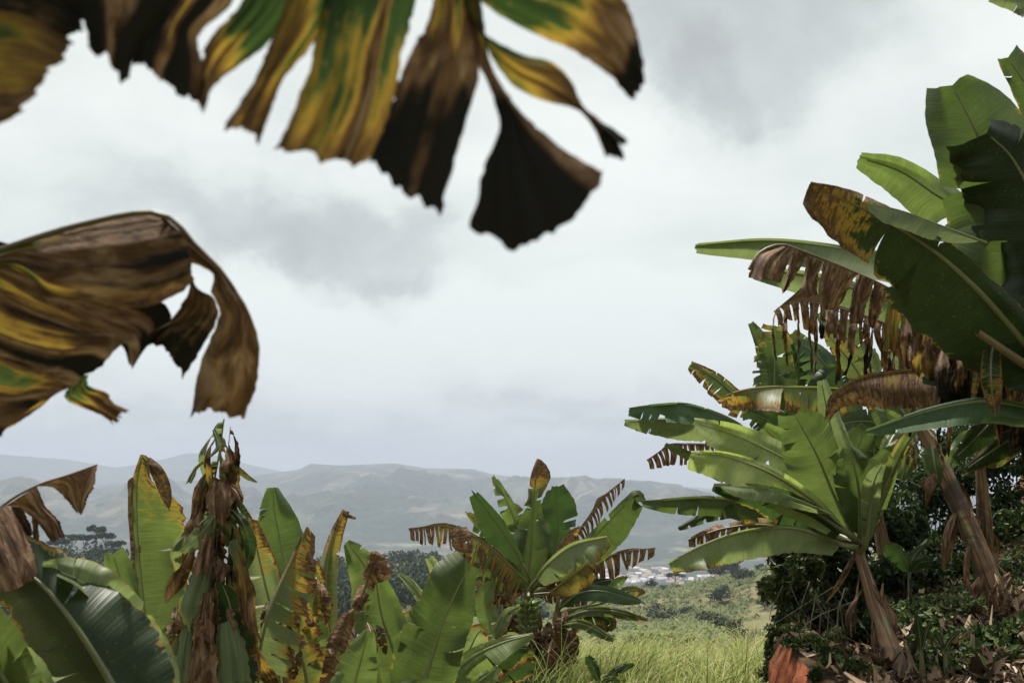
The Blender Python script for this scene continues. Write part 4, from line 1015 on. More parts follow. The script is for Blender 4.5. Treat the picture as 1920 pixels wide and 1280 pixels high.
# --- left: plants below the path, only their leaves stand into view
L1 = plant('near banana plant in the bottom left corner with one dark glossy leaf', (190, 1560, 3.2), rad=(.12, .09), seed=5)
leaf(L1, [(262, 1380, 3.1), (215, 1290, 3.1), (150, 1185, 3.1), (85, 1102, 3.15), (30, 1060, 3.2), (-30, 1010, 3.25)], [70, 115, 120, 110, 80, 60, 20], [70, 125, 130, 100, 66, 50, 10], 'dk', ls=.9, rs=.85, dry=.02, tip=.2, edge=.12, tr=1, gap=.05, rib=.014, tone=.7, thin=.25)
leaf(L1, [(300, 1340, 3.3), (275, 1240, 3.35), (215, 1150, 3.3), (150, 1090, 3.25), (80, 1062, 3.2)], [12, 20, 20, 12, 3], [50, 55, 60, 50, 6], 'pl', ls=-.6, rs=.3, dry=.05, edge=.1, wave=.2, tone=1.25)
leaf(L1, [(60, 1400, 2.9), (20, 1290, 2.9), (-60, 1180, 2.9), (-150, 1110, 2.9)], [40, 60, 60, 10], [40, 70, 75, 10], 'br', ls=-.7, rs=-.6, dry=.0, tone=.7)
leaf(L1, [(90, 1420, 3.0), (40, 1275, 3.0), (-40, 1250, 3.0), (-150, 1260, 3.0)], [25, 40, 30, 5], [40, 60, 60, 10], 'pl', ls=-.6, rs=-.9, dry=.05)
rag(L1, [
    dict(A=[(70, 911), (100, 914), (126, 938), (143, 960)], B=[(181, 872), (178, 906), (166, 931), (156, 958)], d=[3.35, 3.3], dry=[.75, .8, .95], dryu=[.0, -.1, .15], bulge=.3, tilt=.3),
    dict(A=[(12, 947), (45, 958), (74, 985), (96, 1016)], B=[(69, 911), (86, 950), (110, 975), (122, 1006)], d=[3.35, 3.3], dry=[.7, .85, .9], dryu=[.1, -.1, .1], bulge=.35, tilt=-.3),
    dict(A=[(58, 955), (61, 1000), (60, 1036)], B=[(70, 965), (73, 1000), (70, 1040)], d=[3.36, 3.34], dry=[.9, 1.1], bulge=.2),
    dict(A=[(20, 950), (35, 985), (52, 1010)], B=[(40, 950), (58, 985), (60, 1005)], d=[3.34, 3.3], dry=[.8, .8], bulge=.3),
    dict(A=[(-90, 980), (-70, 1040), (-50, 1110)], B=[(14, 946), (40, 985), (64, 1040), (72, 1070)], E=[(-50, 1112), (10, 1110), (50, 1095), (72, 1070)], d=[3.35, 3.2], dry=[.72, .78, .85], dryu=[.0, .05, -.1, .1], bulge=.35, tilt=-.3),
], g='ol', ribpts=[(-300, 1250, 3.5), (-120, 1060, 3.42), (0, 952, 3.36), (68, 911, 3.35), (130, 890, 3.35), (182, 871, 3.35)], rib=.010, ribdry=.85, jag=2.5)

L2 = plant('banana plant at left with one broad upright yellow-streaked leaf', (330, 1480, 6.3), rad=(.12, .09), seed=6)
leaf(L2, [(288, 1330, 6.4), (278, 1210, 6.45), (264, 1080, 6.5), (257, 985, 6.5), (257, 905, 6.5), (268, 852, 6.5)], [6, 6, 8, 12, 12, 10, 4], [60, 80, 90, 96, 95, 93, 90, 87, 84, 20, 6], (.085, .112, .036), ls=1.2, rs=.15, slant=.0, dry=.12, tip=.30, edge=.06, jag=.05, wave=.08, tone=1.05, rib=.013)
leaf(L2, [(268, 856, 6.45), (292, 882, 6.4), (308, 915, 6.4), (318, 958, 6.38)], [8, 14, 12, 2], [8, 13, 12, 2], 'ol', dry=.62, ls=.5, rs=.5, curl=.3, rib=.005, pet=False, ribdry=.8, name='leaf_tip')
leaf(L2, [(258, 880, 6.55), (248, 905, 6.55), (247, 960, 6.55), (252, 1010, 6.55), (255, 1090, 6.55)], [6, 8, 10, 12, 4], [5, 6, 8, 9, 3], 'ol', dry=.85, tl=3, gap=.3, rib=.004, pet=False, wave=.4, ribdry=.9, name='leaf_margin')
leaf(L2, [(300, 1330, 6.8), (255, 1200, 6.9), (232, 1110, 6.9), (212, 1038, 6.9)], [40, 45, 40, 12], [40, 45, 42, 20], 'br', ls=.3, rs=.3, tone=.9)
leaf(L2, [(330, 1380, 6.0), (300, 1250, 5.9), (340, 1190, 5.9), (352, 1150, 5.9)], [40, 50, 40, 4], [20, 40, 30, 4], 'md', ls=-.4, rs=.8)
L3 = plant('banana plant at left with a collapsed half-dead leaf of hanging ribbons', (400, 1500, 5.8), rad=(.11, .08), seed=7)
ribbons(L3, [(392, 1420, 5.8), (386, 1200, 5.8), (384, 1050, 5.8), (392, 950, 5.8), (408, 870, 5.8), (420, 785, 5.8)], 56, (80, 200), (24, 60), (.02, .55), g='pl', seed=2, spread=.6, rib=.016, ribdry=.4, dpx=.25)
ribbons(L3, [(380, 1300, 5.6), (392, 1150, 5.6), (404, 1040, 5.6), (414, 960, 5.6), (424, 880, 5.6), (432, 800, 5.65)], 24, (50, 120), (18, 42), (.66, .85), g='ol', seed=3, rib=.008, ribdry=.7, dpx=.2)
ribbons(L3, [(430, 1330, 5.7), (440, 1180, 5.7), (432, 1060, 5.7), (436, 960, 5.7)], 18, (110, 210), (26, 44), (.05, .5), side=1, g='dk', seed=4, rib=.008, ribdry=.5, dpx=.2, spread=.3)
rag(L3, [
    dict(A=[(378, 1040), (352, 1090), (334, 1140), (345, 1178)], B=[(397, 1040), (394, 1100), (384, 1150), (372, 1192)], d=[5.5, 5.4], dry=[.08, .1, .3], dryu=[.2, 0, 0, .2], bulge=.3),
    dict(A=[(385, 1000), (368, 1040), (364, 1070)], B=[(402, 1006), (400, 1040), (400, 1072)], d=[5.45, 5.38], dry=[.6, .75, .85], bulge=.4, tilt=-.4),
    dict(A=[(396, 900), (386, 936), (394, 968)], B=[(424, 905), (436, 936), (428, 968)], d=[5.5, 5.4], dry=[.72, .76, .8], dryu=[0, -.05, .08], bulge=.1, tilt=-.4),
    dict(A=[(418, 912), (428, 930), (440, 944)], B=[(436, 906), (450, 918), (456, 934)], d=[5.5, 5.42], dry=[.74, .78, .85], bulge=.4, tilt=-.5),
    dict(A=[(380, 1110), (362, 1190), (346, 1290)], B=[(398, 1110), (402, 1190), (410, 1290)], d=[5.4, 5.3], dry=[.72, .78, .85], dryu=[.1, -.05, .1, -.05, .1], bulge=.12),
    dict(A=[(428, 1015), (444, 1090), (450, 1150), (464, 1184)], B=[(446, 1008), (468, 1080), (476, 1130), (474, 1184)], d=[5.45, 5.38], dry=[.3, .5, .62, .85], dryu=[.1, -.1, .12], bulge=.3),
    dict(A=[(408, 1170), (404, 1220), (412, 1290)], B=[(440, 1160), (462, 1220), (470, 1290)], d=[5.4, 5.3], dry=[.05, .1, .2], bulge=.3),
    dict(A=[(345, 1170), (330, 1220), (318, 1290)], B=[(366, 1180), (364, 1230), (360, 1290)], d=[5.4, 5.3], dry=[.08, .12, .3], dryu=[.1, 0, .3], bulge=.3),
], g='pl', name='leaf', ribpts=[(400, 1300, 5.5), (396, 1100, 5.5), (400, 1000, 5.5), (412, 900, 5.55)], rib=.008, ribdry=.7, nu=14, nv=18, jag=6)
leaf(L3, [(410, 955, 5.55), (390, 985, 5.5), (362, 1015, 5.5), (334, 1038, 5.5)], [5, 14, 18, 2], [6, 16, 14, 2], 'pl', ls=.2, rs=.4, dry=.10, rib=.004, pet=False, wave=.2, name='leaf_ribbon')
leaf(L3, [(430, 950, 5.55), (455, 980, 5.5), (468, 1020, 5.5), (462, 1075, 5.5)], [4, 12, 14, 2], [4, 10, 10, 2], 'dk', dry=.2, rib=.004, pet=False, wave=.2, name='leaf_ribbon')
leaf(L3, [(418, 880, 5.6), (440, 878, 5.6), (465, 895, 5.6), (485, 905, 5.6)], [3, 7, 5, 1], [3, 6, 5, 1], 'md', dry=.4, rib=.003, pet=False, wave=.3, name='leaf_ribbon')
leaf(L3, [(418, 905, 5.6), (436, 930, 5.6), (452, 950, 5.6), (470, 985, 5.6), (476, 1010, 5.6)], [2, 4, 7, 9, 1], [2, 4, 6, 7, 1], 'dk', dry=.25, tip=.5, rib=.003, pet=False, wave=.3, name='leaf_ribbon')
leaf(L3, [(445, 1420, 5.5), (450, 1290, 5.4), (445, 1200, 5.4), (430, 1130, 5.4), (415, 1090, 5.4)], [30, 45, 40, 8], [30, 45, 45, 8], 'dk', ls=.5, rs=.5, tr=2, gap=.3, dry=.1, edge=.3)
leaf(L3, [(350, 1420, 5.5), (335, 1300, 5.4), (345, 1230, 5.4), (370, 1170, 5.4)], [30, 45, 40, 8], [30, 45, 45, 8], 'ol', ls=.2, rs=.5, tl=3, gap=.2, dry=.15, edge=.2)

L4 = plant('banana plant left of centre with a clean blunt green leaf behind ragged ones', (520, 1480, 7.0), rad=(.12, .09), seed=8)
leaf(L4, [(560, 1340, 7.0), (555, 1220, 7.0), (540, 1110, 7.05), (526, 1020, 7.1), (514, 955, 7.1), (511, 914, 7.1)], [20, 36, 42, 40, 42, 36, 6], [20, 34, 38, 46, 50, 42, 6], 'md', ls=.2, rs=.25, slant=.12, tr=[.55], gap=.02, td=.3, dry=.03, tone=1.25, rib=.014)
leaf(L4, [(525, 1330, 6.4), (515, 1180, 6.4), (496, 1090, 6.4), (482, 1030, 6.4), (473, 974, 6.4)], [30, 40, 46, 46, 36, 10], [20, 34, 38, 38, 28, 6], 'pl', ls=.3, rs=.15, tl=[.42, .55, .7, .84], td=.1, gap=.15, lenv=.2, dry=.12, tip=.4, edge=.12, sv=.08, slant=.05, tone=1.1)
leaf(L4, [(455, 1380, 5.8), (478, 1260, 5.8), (503, 1155, 5.8), (542, 1062, 5.85), (578, 988, 5.9)], [5, 7, 7, 5, 3], [80, 96, 96, 84, 66, 40, 12], 'pl', ls=.8, rs=.2, slant=-.12, tr=[.22, .31, .40, .47, .55, .63, .72, .80, .88], td=.12, gap=.22, lenv=.3, jag=.07, dry=.10, tip=.45, edge=.45, sv=.14, tone=1.05, rib=.012, wave=.14)
leaf(L4, [(560, 1400, 6.0), (575, 1290, 6.0), (562, 1210, 6.0), (560, 1130, 6.0)], [40, 60, 55, 8], [40, 60, 50, 8], 'ol', ls=.5, rs=.3, tl=4, tr=5, td=.2, gap=.3, lenv=.4, dry=.25, edge=.4, sv=.25)
leaf(L4, [(600, 1400, 6.6), (592, 1250, 6.6), (590, 1140, 6.6), (585, 1050, 6.6)], [30, 40, 38, 8], [30, 42, 40, 8], 'md', ls=.5, rs=.3, tl=4, tr=5, td=.1, gap=.4, lenv=.4, dry=.2, edge=.4, sv=.25)
leaf(L4, [(622, 1300, 7.8), (614, 1180, 7.8), (612, 1080, 7.8), (626, 1010, 7.8), (648, 958, 7.8)], [12, 18, 18, 16, 12, 5], [14, 20, 22, 22, 18, 6], 'ol', ls=.4, rs=.3, dry=.12, tip=.45, tone=1.2)
leaf(L4, [(640, 962, 7.8), (652, 966, 7.8), (668, 972, 7.8)], [2, 3, 2], [2, 4, 2], 'ol', dry=.9, rib=.003, pet=False, name='leaf_tip')

L5 = plant('banana plant in the front row with fresh broad green leaves, left of the fruiting one', (760, 1450, 5.8), rad=(.12, .09), seed=9)
leaf(L5, [(745, 1330, 6.6), (722, 1220, 6.6), (706, 1110, 6.7), (682, 1058, 6.7), (650, 1016, 6.7)], [14, 26, 36, 56, 50, 30, 4], [14, 24, 34, 36, 30, 26, 3], 'br', ls=.25, rs=.3, dry=.02, slant=.1, tone=.85)
leaf(L5, [(770, 1350, 6.1), (752, 1270, 6.1), (735, 1210, 6.1), (715, 1150, 6.1), (704, 1082, 6.1)], [30, 38, 42, 36, 24, 4], [30, 44, 50, 46, 40, 10], 'br', ls=.2, rs=.35, dry=.02, tone=.9)
leaf(L5, [(775, 1370, 5.3), (797, 1275, 5.3), (826, 1178, 5.3), (860, 1100, 5.3), (884, 1060, 5.3)], [40, 62, 76, 74, 52, 56, 30], [46, 60, 72, 70, 66, 60, 30, 12], 'md', ls=.35, rs=.4, dry=.02, tone=.95, tr=[.47, .62], td=.35, gap=.04, lenv=.22, slant=.2, rib=.014)
leaf(L5, [(640, 1400, 4.9), (658, 1310, 4.9), (675, 1240, 4.9), (692, 1184, 4.9)], [40, 52, 46, 28, 5], [40, 50, 44, 28, 5], 'br', ls=.3, rs=.25, dry=.0, tone=.95, rib=.012)
leaf(L5, [(700, 1046, 5.9), (688, 1090, 5.9), (672, 1130, 5.85), (640, 1190, 5.85), (620, 1250, 5.85), (608, 1320, 5.85)], [10, 18, 14, 22, 20, 16], [10, 20, 16, 20, 18, 14], 'ol', ls=.5, rs=.6, tl=4, tr=4, gap=.35, lenv=.4, dry=.88, sv=.12, wave=.6, curl=.35, pet=False, rib=.008, ribdry=.9, name='dead_leaf')
leaf(L5, [(690, 1046, 5.85), (702, 1045, 5.85), (716, 1062, 5.85), (722, 1075, 5.85), (708, 1092, 5.85)], [8, 14, 14, 8, 2], [6, 14, 20, 12, 3], 'ol', dry=.9, wave=.5, curl=.4, pet=False, rib=.004, ribdry=.9, name='dead_leaf')
leaf(L5, [(850, 1360, 6.0), (842, 1280, 6.0), (880, 1235, 6.0), (940, 1205, 6.0), (1000, 1188, 6.0)], [10, 16, 20, 14, 6, 2], [20, 40, 44, 40, 22, 3], 'br', ls=.5, rs=-.7, dry=.0, tone=1.05, tr=[.62], td=.3, gap=.05)
leaf(L5, [(850, 1400, 5.7), (862, 1330, 5.7), (890, 1285, 5.7), (935, 1250, 5.7)], [8, 20, 14, 3], [20, 34, 30, 3], 'br', ls=.4, rs=-.6, dry=.0)
leaf(L5, [(830, 1180, 7.4), (800, 1135, 7.4), (772, 1095, 7.4), (748, 1074, 7.4)], [8, 12, 12, 3], [8, 10, 10, 3], 'pl', ls=-.5, rs=.8, dry=.03, tone=1.2)
leaf(L5, [(838, 1230, 7.6), (835, 1130, 7.6), (822, 1080, 7.6), (805, 1045, 7.6)], [12, 18, 20, 8], [10, 20, 24, 6], 'pl', ls=.3, rs=.4, tl=3, td=.2, gap=.1, dry=.08, edge=.2, tone=1.2)
leaf(L5, [(815, 1260, 7.2), (822, 1160, 7.2), (830, 1110, 7.2), (845, 1078, 7.2)], [14, 26, 24, 5], [10, 18, 16, 3], 'br', ls=.3, rs=.3, dry=.02)
leaf(L5, [(740, 1400, 5.0), (745, 1310, 5.0), (790, 1290, 5.0), (850, 1290, 5.0)], [10, 20, 20, 3], [20, 30, 30, 3], 'md', ls=.4, rs=-.6)

L6 = plant('banana plant in the second row, leaves low between the ragged leaves at left', (440, 1330, 8.6), rad=(.12, .09), seed=41)
L7 = plant('banana plant in the second row behind the dead brown hanging leaf', (660, 1330, 8.8), rad=(.12, .09), seed=42)
L8 = plant('banana plant in the second row left of the young plant by the fruiting one', (850, 1300, 9.6), rad=(.12, .09), seed=43)
rf = np.random.default_rng(90)
for pl_, cx_, cy_, dd, nn in ((L6, 430, 1310, 8.6, 13), (L7, 655, 1310, 8.8, 13), (L8, 850, 1290, 9.6, 11)):
    for k in range(nn):
        a = math.radians(-90 + (k - nn / 2) / nn * 190 + rf.normal(0, 8)); ln = rf.uniform(140, 215) * (1 if nn > 11 else .8); dz = rf.normal(0, .7)
        bx, by = cx_ + 25 * math.cos(a), cy_ + 20 * math.sin(a)
        dr = rf.uniform(0, .8)
        mid_ = [(bx, by, dd + dz * .2), (bx + ln * .4 * math.cos(a), by + ln * .4 * math.sin(a), dd + dz * .6), (bx + ln * .8 * math.cos(a), by + ln * .72 * math.sin(a), dd + dz), (bx + ln * 1.05 * math.cos(a), by + ln * (.85 * math.sin(a) + .06), dd + dz * 1.1)]
        leaf(pl_, mid_, [10, 30, 34, 26, 8], [10, 30, 34, 26, 8], ['md', 'br', 'dk', 'pl', 'ol'][int(rf.integers(5))], ls=rf.uniform(-.5, .6), rs=rf.uniform(-.5, .6), tl=int(rf.integers(0, 6)), tr=int(rf.integers(0, 6)), td=.25, gap=.25, lenv=.3, dry=.02 if dr < .5 else .3, tip=rf.uniform(0, .4), edge=rf.uniform(0, .4), sv=.12, n=30)

skirt(L3, 9, (330, 470), (1040, 1200), (5.4, 5.7), (60, 120), drymu=.8, wpx=(8, 20))
skirt(L4, 8, (470, 620), (1080, 1220), (5.9, 6.6), (50, 110), drymu=.8, wpx=(7, 16))
skirt(L5, 7, (640, 830), (1120, 1240), (5.8, 6.6), (50, 100), drymu=.8, wpx=(6, 14))
# --- centre: the fruiting plant
C1 = plant('fruiting banana plant in the centre with a bunch of green bananas', (992, 1122, 13.6), base=(1005, 1300, 13.8), rad=(.15, .11), mat=M_STEM, scraps=16, seed=12)
d = 13.6
leaf(C1, [(988, 1105, d), (996, 1010, d), (1001, 930, d), (1010, 860, d)], [12, 34, 40, 30, 8, 10, 2], [14, 34, 44, 24, 12, 30, 2], 'md', ls=.3, rs=.35, tl=4, tr=[.3, .52, .68], td=.3, gap=.1, lenv=.25, dry=.03, tip=.75, slant=.3, rib=.02, tone=.95)
leaf(C1, [(1012, 1090, d + .4), (1040, 1030, d + .4), (1046, 970, d + .4), (1040, 912, d + .4)], [10, 34, 40, 34, 10], [10, 36, 42, 36, 14], 'dk', ls=.4, rs=.4, tr=[.35, .45, .55, .62], td=.3, gap=.2, lenv=.3, dry=.03, rib=.016, tone=1.3)
leaf(C1, [(984, 1065, d - .2), (950, 1010, d - .3), (915, 960, d - .4), (884, 918, d - .5)], [6, 26, 34, 22, 8], [4, 10, 16, 12, 6], 'dk', ls=.8, rs=-.7, dry=.0, rib=.02, tone=1.1)
leaf(C1, [(982, 1085, d - .3), (930, 1035, d - .5), (880, 1000, d - .6), (830, 985, d - .6), (766, 990, d - .6)], [58, 76, 66, 50, 40, 34, 14], [3, 4, 4, 4, 2], 'ol', hangL=.85, ls=-.2, rs=-.3, tl=30, td=.12, gap=.5, lenv=.35, dry=.40, tip=.35, edge=.2, sv=.22, slant=-.1, rib=.016, n=80)
leaf(C1, [(858, 985, d - .75), (862, 1000, d - .8), (872, 1040, d - .8), (870, 1060, d - .8)], [16, 20, 14, 3], [14, 22, 10, 3], 'ol', dry=.85, curl=.4, rib=.004, pet=False, tl=2, tr=2, gap=.4, name='dead_leaf')
leaf(C1, [(975, 1000, d + .6), (955, 950, d + .6), (925, 888, d + .6)], [8, 22, 14, 4], [4, 12, 8, 3], 'br', ls=.3, tl=[.45, .6], td=.05, gap=.4, rs=.3, dry=.0, rib=.014)
leaf(C1, [(960, 1040, d + .3), (910, 990, d + .3), (872, 958, d + .3)], [4, 12, 10, 3], [6, 14, 12, 3], 'md', ls=.2, rs=.2, dry=.1, tip=.3)
leaf(C1, [(1018, 1085, d + .3), (1062, 1030, d + .4), (1105, 970, d + .4), (1140, 925, d + .4), (1172, 896, d + .4)], [2, 3, 3, 3, 5], [30, 44, 42, 38, 34, 26, 10], 'ol', hangR=.9, rs=-.2, tr=22, td=.0, gap=.72, lenv=.4, dry=.95, sv=.15, slant=-.2, rib=.012, ribdry=.8, n=80)
leaf(C1, [(1025, 1085, d - .3), (1080, 1040, d - .5), (1130, 990, d - .6), (1172, 945, d - .6), (1195, 925, d - .6), (1208, 945, d - .6)], [3, 8, 12, 12, 10, 6], [14, 34, 46, 44, 30, 10], 'md', ls=.6, rs=.5, tl=2, dry=.0, gap=.2, rib=.016)
leaf(C1, [(1005, 1085, d - .6), (1030, 1055, d - .9), (1075, 1022, d - 1), (1138, 1006, d - 1)], [3, 6, 6, 3], [16, 40, 44, 46, 40, 14], 'pl', hangR=.35, ls=-.8, rs=-.7, tr=5, td=.6, gap=.1, dry=.08, tip=.25, edge=.1, rib=.014, tone=1.15)
leaf(C1, [(1030, 1112, d - .6), (1065, 1085, d - .8), (1095, 1062, d - .9), (1112, 1052, d - .9)], [2, 4, 3, 2], [8, 30, 36, 34, 20], 'ol', hangR=.4, rs=-.5, tr=4, td=.5, gap=.1, dry=.42, sv=.12, edge=.15, rib=.01)
leaf(C1, [(1050, 1105, d), (1110, 1062, d - .2), (1165, 1035, d - .3), (1230, 1026, d - .3)], [2, 3, 3, 3], [30, 52, 46, 44, 40, 28, 12], 'ol', hangR=.8, rs=-.2, tr=13, td=.05, gap=.5, lenv=.3, dry=.55, tip=.4, sv=.2, slant=-.1, rib=.011, ribdry=.7, n=70)
leaf(C1, [(1060, 1090, d + .6), (1110, 1050, d + .6), (1150, 1020, d + .6)], [4, 14, 8, 2], [6, 18, 14, 2], 'br', dry=.02)
leaf(C1, [(1100, 1075, d + .8), (1160, 980, d + .8), (1075, 1000, d + .8)][:2], [3, 4, 2], [3, 4, 2], 'br', dry=.02)
leaf(C1, [(1015, 1085, d - .4), (1040, 1050, d - .4), (1070, 1005, d - .4), (1085, 985, d - .4)], [3, 8, 10, 3], [4, 14, 14, 4], 'ol', dry=.6, sv=.2, tr=4, gap=.2)
for k, (a0, l0, g0, dr0) in enumerate([(-150, 150, 'md', .1), (-125, 170, 'dk', .05), (-60, 150, 'dk', .05), (-35, 130, 'md', .1), (-170, 120, 'ol', .6), (-15, 120, 'ol', .65), (-80, 130, 'md', .0), (-100, 190, 'md', .05), (15, 110, 'ol', .7), (165, 100, 'ol', .8)]):
    a = math.radians(a0); l0 *= 1.0; dd = 13.9 + .15 * (k % 4)
    m_ = [(990 + 10 * math.cos(a), 1105 + 10 * math.sin(a), dd), (990 + l0 * .4 * math.cos(a), 1095 + l0 * .42 * math.sin(a), dd), (990 + l0 * .8 * math.cos(a), 1095 + l0 * .72 * math.sin(a), dd), (990 + l0 * 1.05 * math.cos(a), 1100 + l0 * .80 * math.sin(a), dd)]
    leaf(C1, m_, [6, 26, 32, 28, 8], [6, 26, 32, 28, 8], g0, ls=.4, rs=-.2, hangL=.5 * (dr0 > .5), hangR=.5 * (dr0 > .5), tl=7, tr=7, td=.25, gap=.3, lenv=.35, dry=dr0, sv=.15, edge=.2, n=34)
C2 = plant('second banana stem at the foot of the fruiting plant, its leaves drooping right', (1045, 1165, 13.0), base=(1050, 1310, 13.0), rad=(.12, .09), scraps=12, seed=13)
leaf(C2, [(1050, 1140, 13), (1085, 1112, 12.8), (1130, 1108, 12.7), (1175, 1120, 12.6), (1210, 1130, 12.6)], [4, 10, 12, 10, 3], [6, 18, 20, 16, 3], 'bl', ls=.5, rs=-.6, hangR=.2, dry=.05, tone=1.3)
leaf(C2, [(1055, 1160, 12.6), (1100, 1145, 12.4), (1150, 1145, 12.3), (1214, 1162, 12.3)], [3, 8, 8, 2], [4, 12, 14, 3], 'md', ls=.5, rs=-.5, dry=.15, tip=.2, sv=.1)
leaf(C2, [(1052, 1172, 12.6), (1088, 1168, 12.1), (1120, 1182, 12), (1150, 1200, 12)], [3, 9, 8, 2], [4, 12, 12, 3], 'md', ls=.5, rs=-.5, dry=.0, tone=1.1)
leaf(C2, [(1110, 1130, 13.4), (1140, 1105, 13.4), (1176, 1078, 13.4)], [4, 12, 10, 3], [4, 14, 12, 3], 'br', dry=.0, tr=2, gap=.3, tone=1.15)
leaf(C2, [(1150, 1122, 13.4), (1178, 1108, 13.4), (1210, 1108, 13.4)], [4, 10, 8, 2], [4, 12, 14, 3], 'ol', dry=.3, tip=.5, hangR=.5, tr=4, gap=.2)
leaf(C2, [(1060, 1120, 13.2), (1095, 1098, 13.1), (1150, 1085, 13.1)], [3, 8, 7, 2], [10, 22, 16, 3], 'dk', hangR=.3, rs=-.4, dry=.05)
leaf(C2, [(1060, 1110, 12.9), (1100, 1098, 12.9), (1145, 1104, 12.9)], [2, 5, 2], [8, 12, 4], 'ol', hangR=.5, dry=.5, sv=.2, tr=5, gap=.3)
leaf(C2, [(1058, 1170, 12.7), (1110, 1150, 12.7), (1145, 1165, 12.7), (1140, 1185, 12.7)], [4, 10, 14, 4], [5, 20, 26, 6], 'dk', hangR=.4, dry=.25, edge=.5, tr=3, gap=.2)
C3 = plant('young banana plant squeezed against the left side of the fruiting plant', (925, 1225, 12.8), base=(920, 1330, 12.8), rad=(.09, .07), mat=M_STEMG, scraps=4, seed=14)
leaf(C3, [(922, 1215, 12.8), (918, 1170, 12.8), (908, 1120, 12.8), (925, 1085, 12.8)], [10, 20, 18, 4], [10, 22, 20, 4], 'br', ls=.3, rs=.3, tr=2, gap=.2)
leaf(C3, [(925, 1215, 12.5), (935, 1180, 12.4), (950, 1150, 12.4), (975, 1135, 12.4)], [6, 12, 10, 3], [8, 16, 14, 3], 'pl', ls=-.3, rs=-.3, tr=3, gap=.2, dry=.1, edge=.2)
leaf(C3, [(918, 1225, 12.4), (890, 1205, 12.3), (870, 1210, 12.2), (850, 1235, 12.2)], [6, 12, 10, 3], [8, 14, 14, 3], 'pl', ls=-.3, rs=-.3, tone=1.1)
leaf(C3, [(928, 1230, 12.2), (950, 1200, 12.1), (965, 1195, 12.1), (980, 1210, 12.1)], [6, 12, 10, 3], [8, 14, 14, 3], 'pl', ls=-.3, rs=-.3, dry=.1)
leaf(C3, [(940, 1120, 13.3), (930, 1095, 13.3), (905, 1080, 13.3), (870, 1090, 13.3)], [6, 12, 10, 3], [8, 14, 14, 3], 'md', ls=-.3, rs=-.3, hangL=.3)
leaf(C3, [(958, 1130, 13.2), (940, 1115, 13.1), (915, 1120, 13.1), (900, 1140, 13.1)], [5, 22, 20, 5], [2, 5, 5, 2], 'ol', hangL=.7, tl=6, gap=.4, dry=.75, sv=.2)

skirt(C1, 22, (945, 1030), (1165, 1235), (13.1, 13.6), (45, 110))
skirt(C1, 6, (940, 965), (1100, 1150), (13.3, 13.7), (45, 90))
skirt(C2, 16, (1020, 1085), (1140, 1230), (12.5, 13.0), (40, 100))

# fruit bunches: every banana is a piece of its own
def banana_mat():
    m, nd, lk = new_mat('green_banana'); tcn = N(nd, 'ShaderNodeTexCoord')
    c = rampn(nd, lk, noisen(nd, lk, tcn.outputs['Object'], 30, 3), [(.3, (.09, .14, .03)), (.7, (.20, .25, .06))])
    bs = N(nd, 'ShaderNodeBsdfPrincipled'); lk.new(c, bs.inputs['Base Color']); bs.inputs['Roughness'].default_value = .45
    o = N(nd, 'ShaderNodeOutputMaterial'); lk.new(bs.outputs[0], o.inputs[0]); return m
M_BAN = banana_mat()
q = np.linspace(0, 1, 7)
bv, bf = tube(np.stack([.055 * np.sin(q * 1.5), 0 * q, .155 * q - .02 * q * q], -1), [.006, .015, .0185, .019, .0175, .012, .004], 7)
BAN = mesh('banana', bv, bf, M_BAN)
def bunch(pl, px, y0, y1, d, seed, hands=6, per=11, scale=1.0):
    r = np.random.default_rng(seed)
    a, b = np.array(P3((px, y0, d))), np.array(P3((px - 3, y1, d)))
    pts = catmull(np.array([np.array(pl['crown']), a + (a - b) * .25, (a + b) / 2, b, b + (b - a) * .12]), 20)
    v, f = tube(pts, [.028, .024, .02, .012], 8)
    st = link('fruit_bunch', mesh('fruit_bunch', v, f, M_RIB, True, dict(dry=np.full(len(v), .25), green=np.tile(GREENS['br'], (len(v), 1)))), pl)
    for h in range(hands):
        t = (h + .5) / hands; c = a + (b - a) * t; off = r.uniform(0, 6)
        k = int(per * (1 - .25 * t))
        for j in range(k):
            for row in (0, 1):
                if row and j % 2: continue
                an = off + 2 * math.pi * j / k + .2 * row + r.normal(0, .06)
                o = bpy.data.objects.new('banana', BAN); COL.objects.link(o); o.parent = st
                s = scale * (1 - .25 * t) * r.uniform(.9, 1.08)
                o.matrix_parent_inverse = Matrix.Identity(4)
                out = .042 - .012 * row
                o.location = (c[0] + out * math.cos(an), c[1] + out * math.sin(an), c[2] - .035 * row)
                o.rotation_euler = (0, .75 - .2 * row + r.normal(0, .08), an); o.scale = (s, s, s)
bunch(C1, 990, 1128, 1184, 12.95, 1, hands=5, scale=1.15)

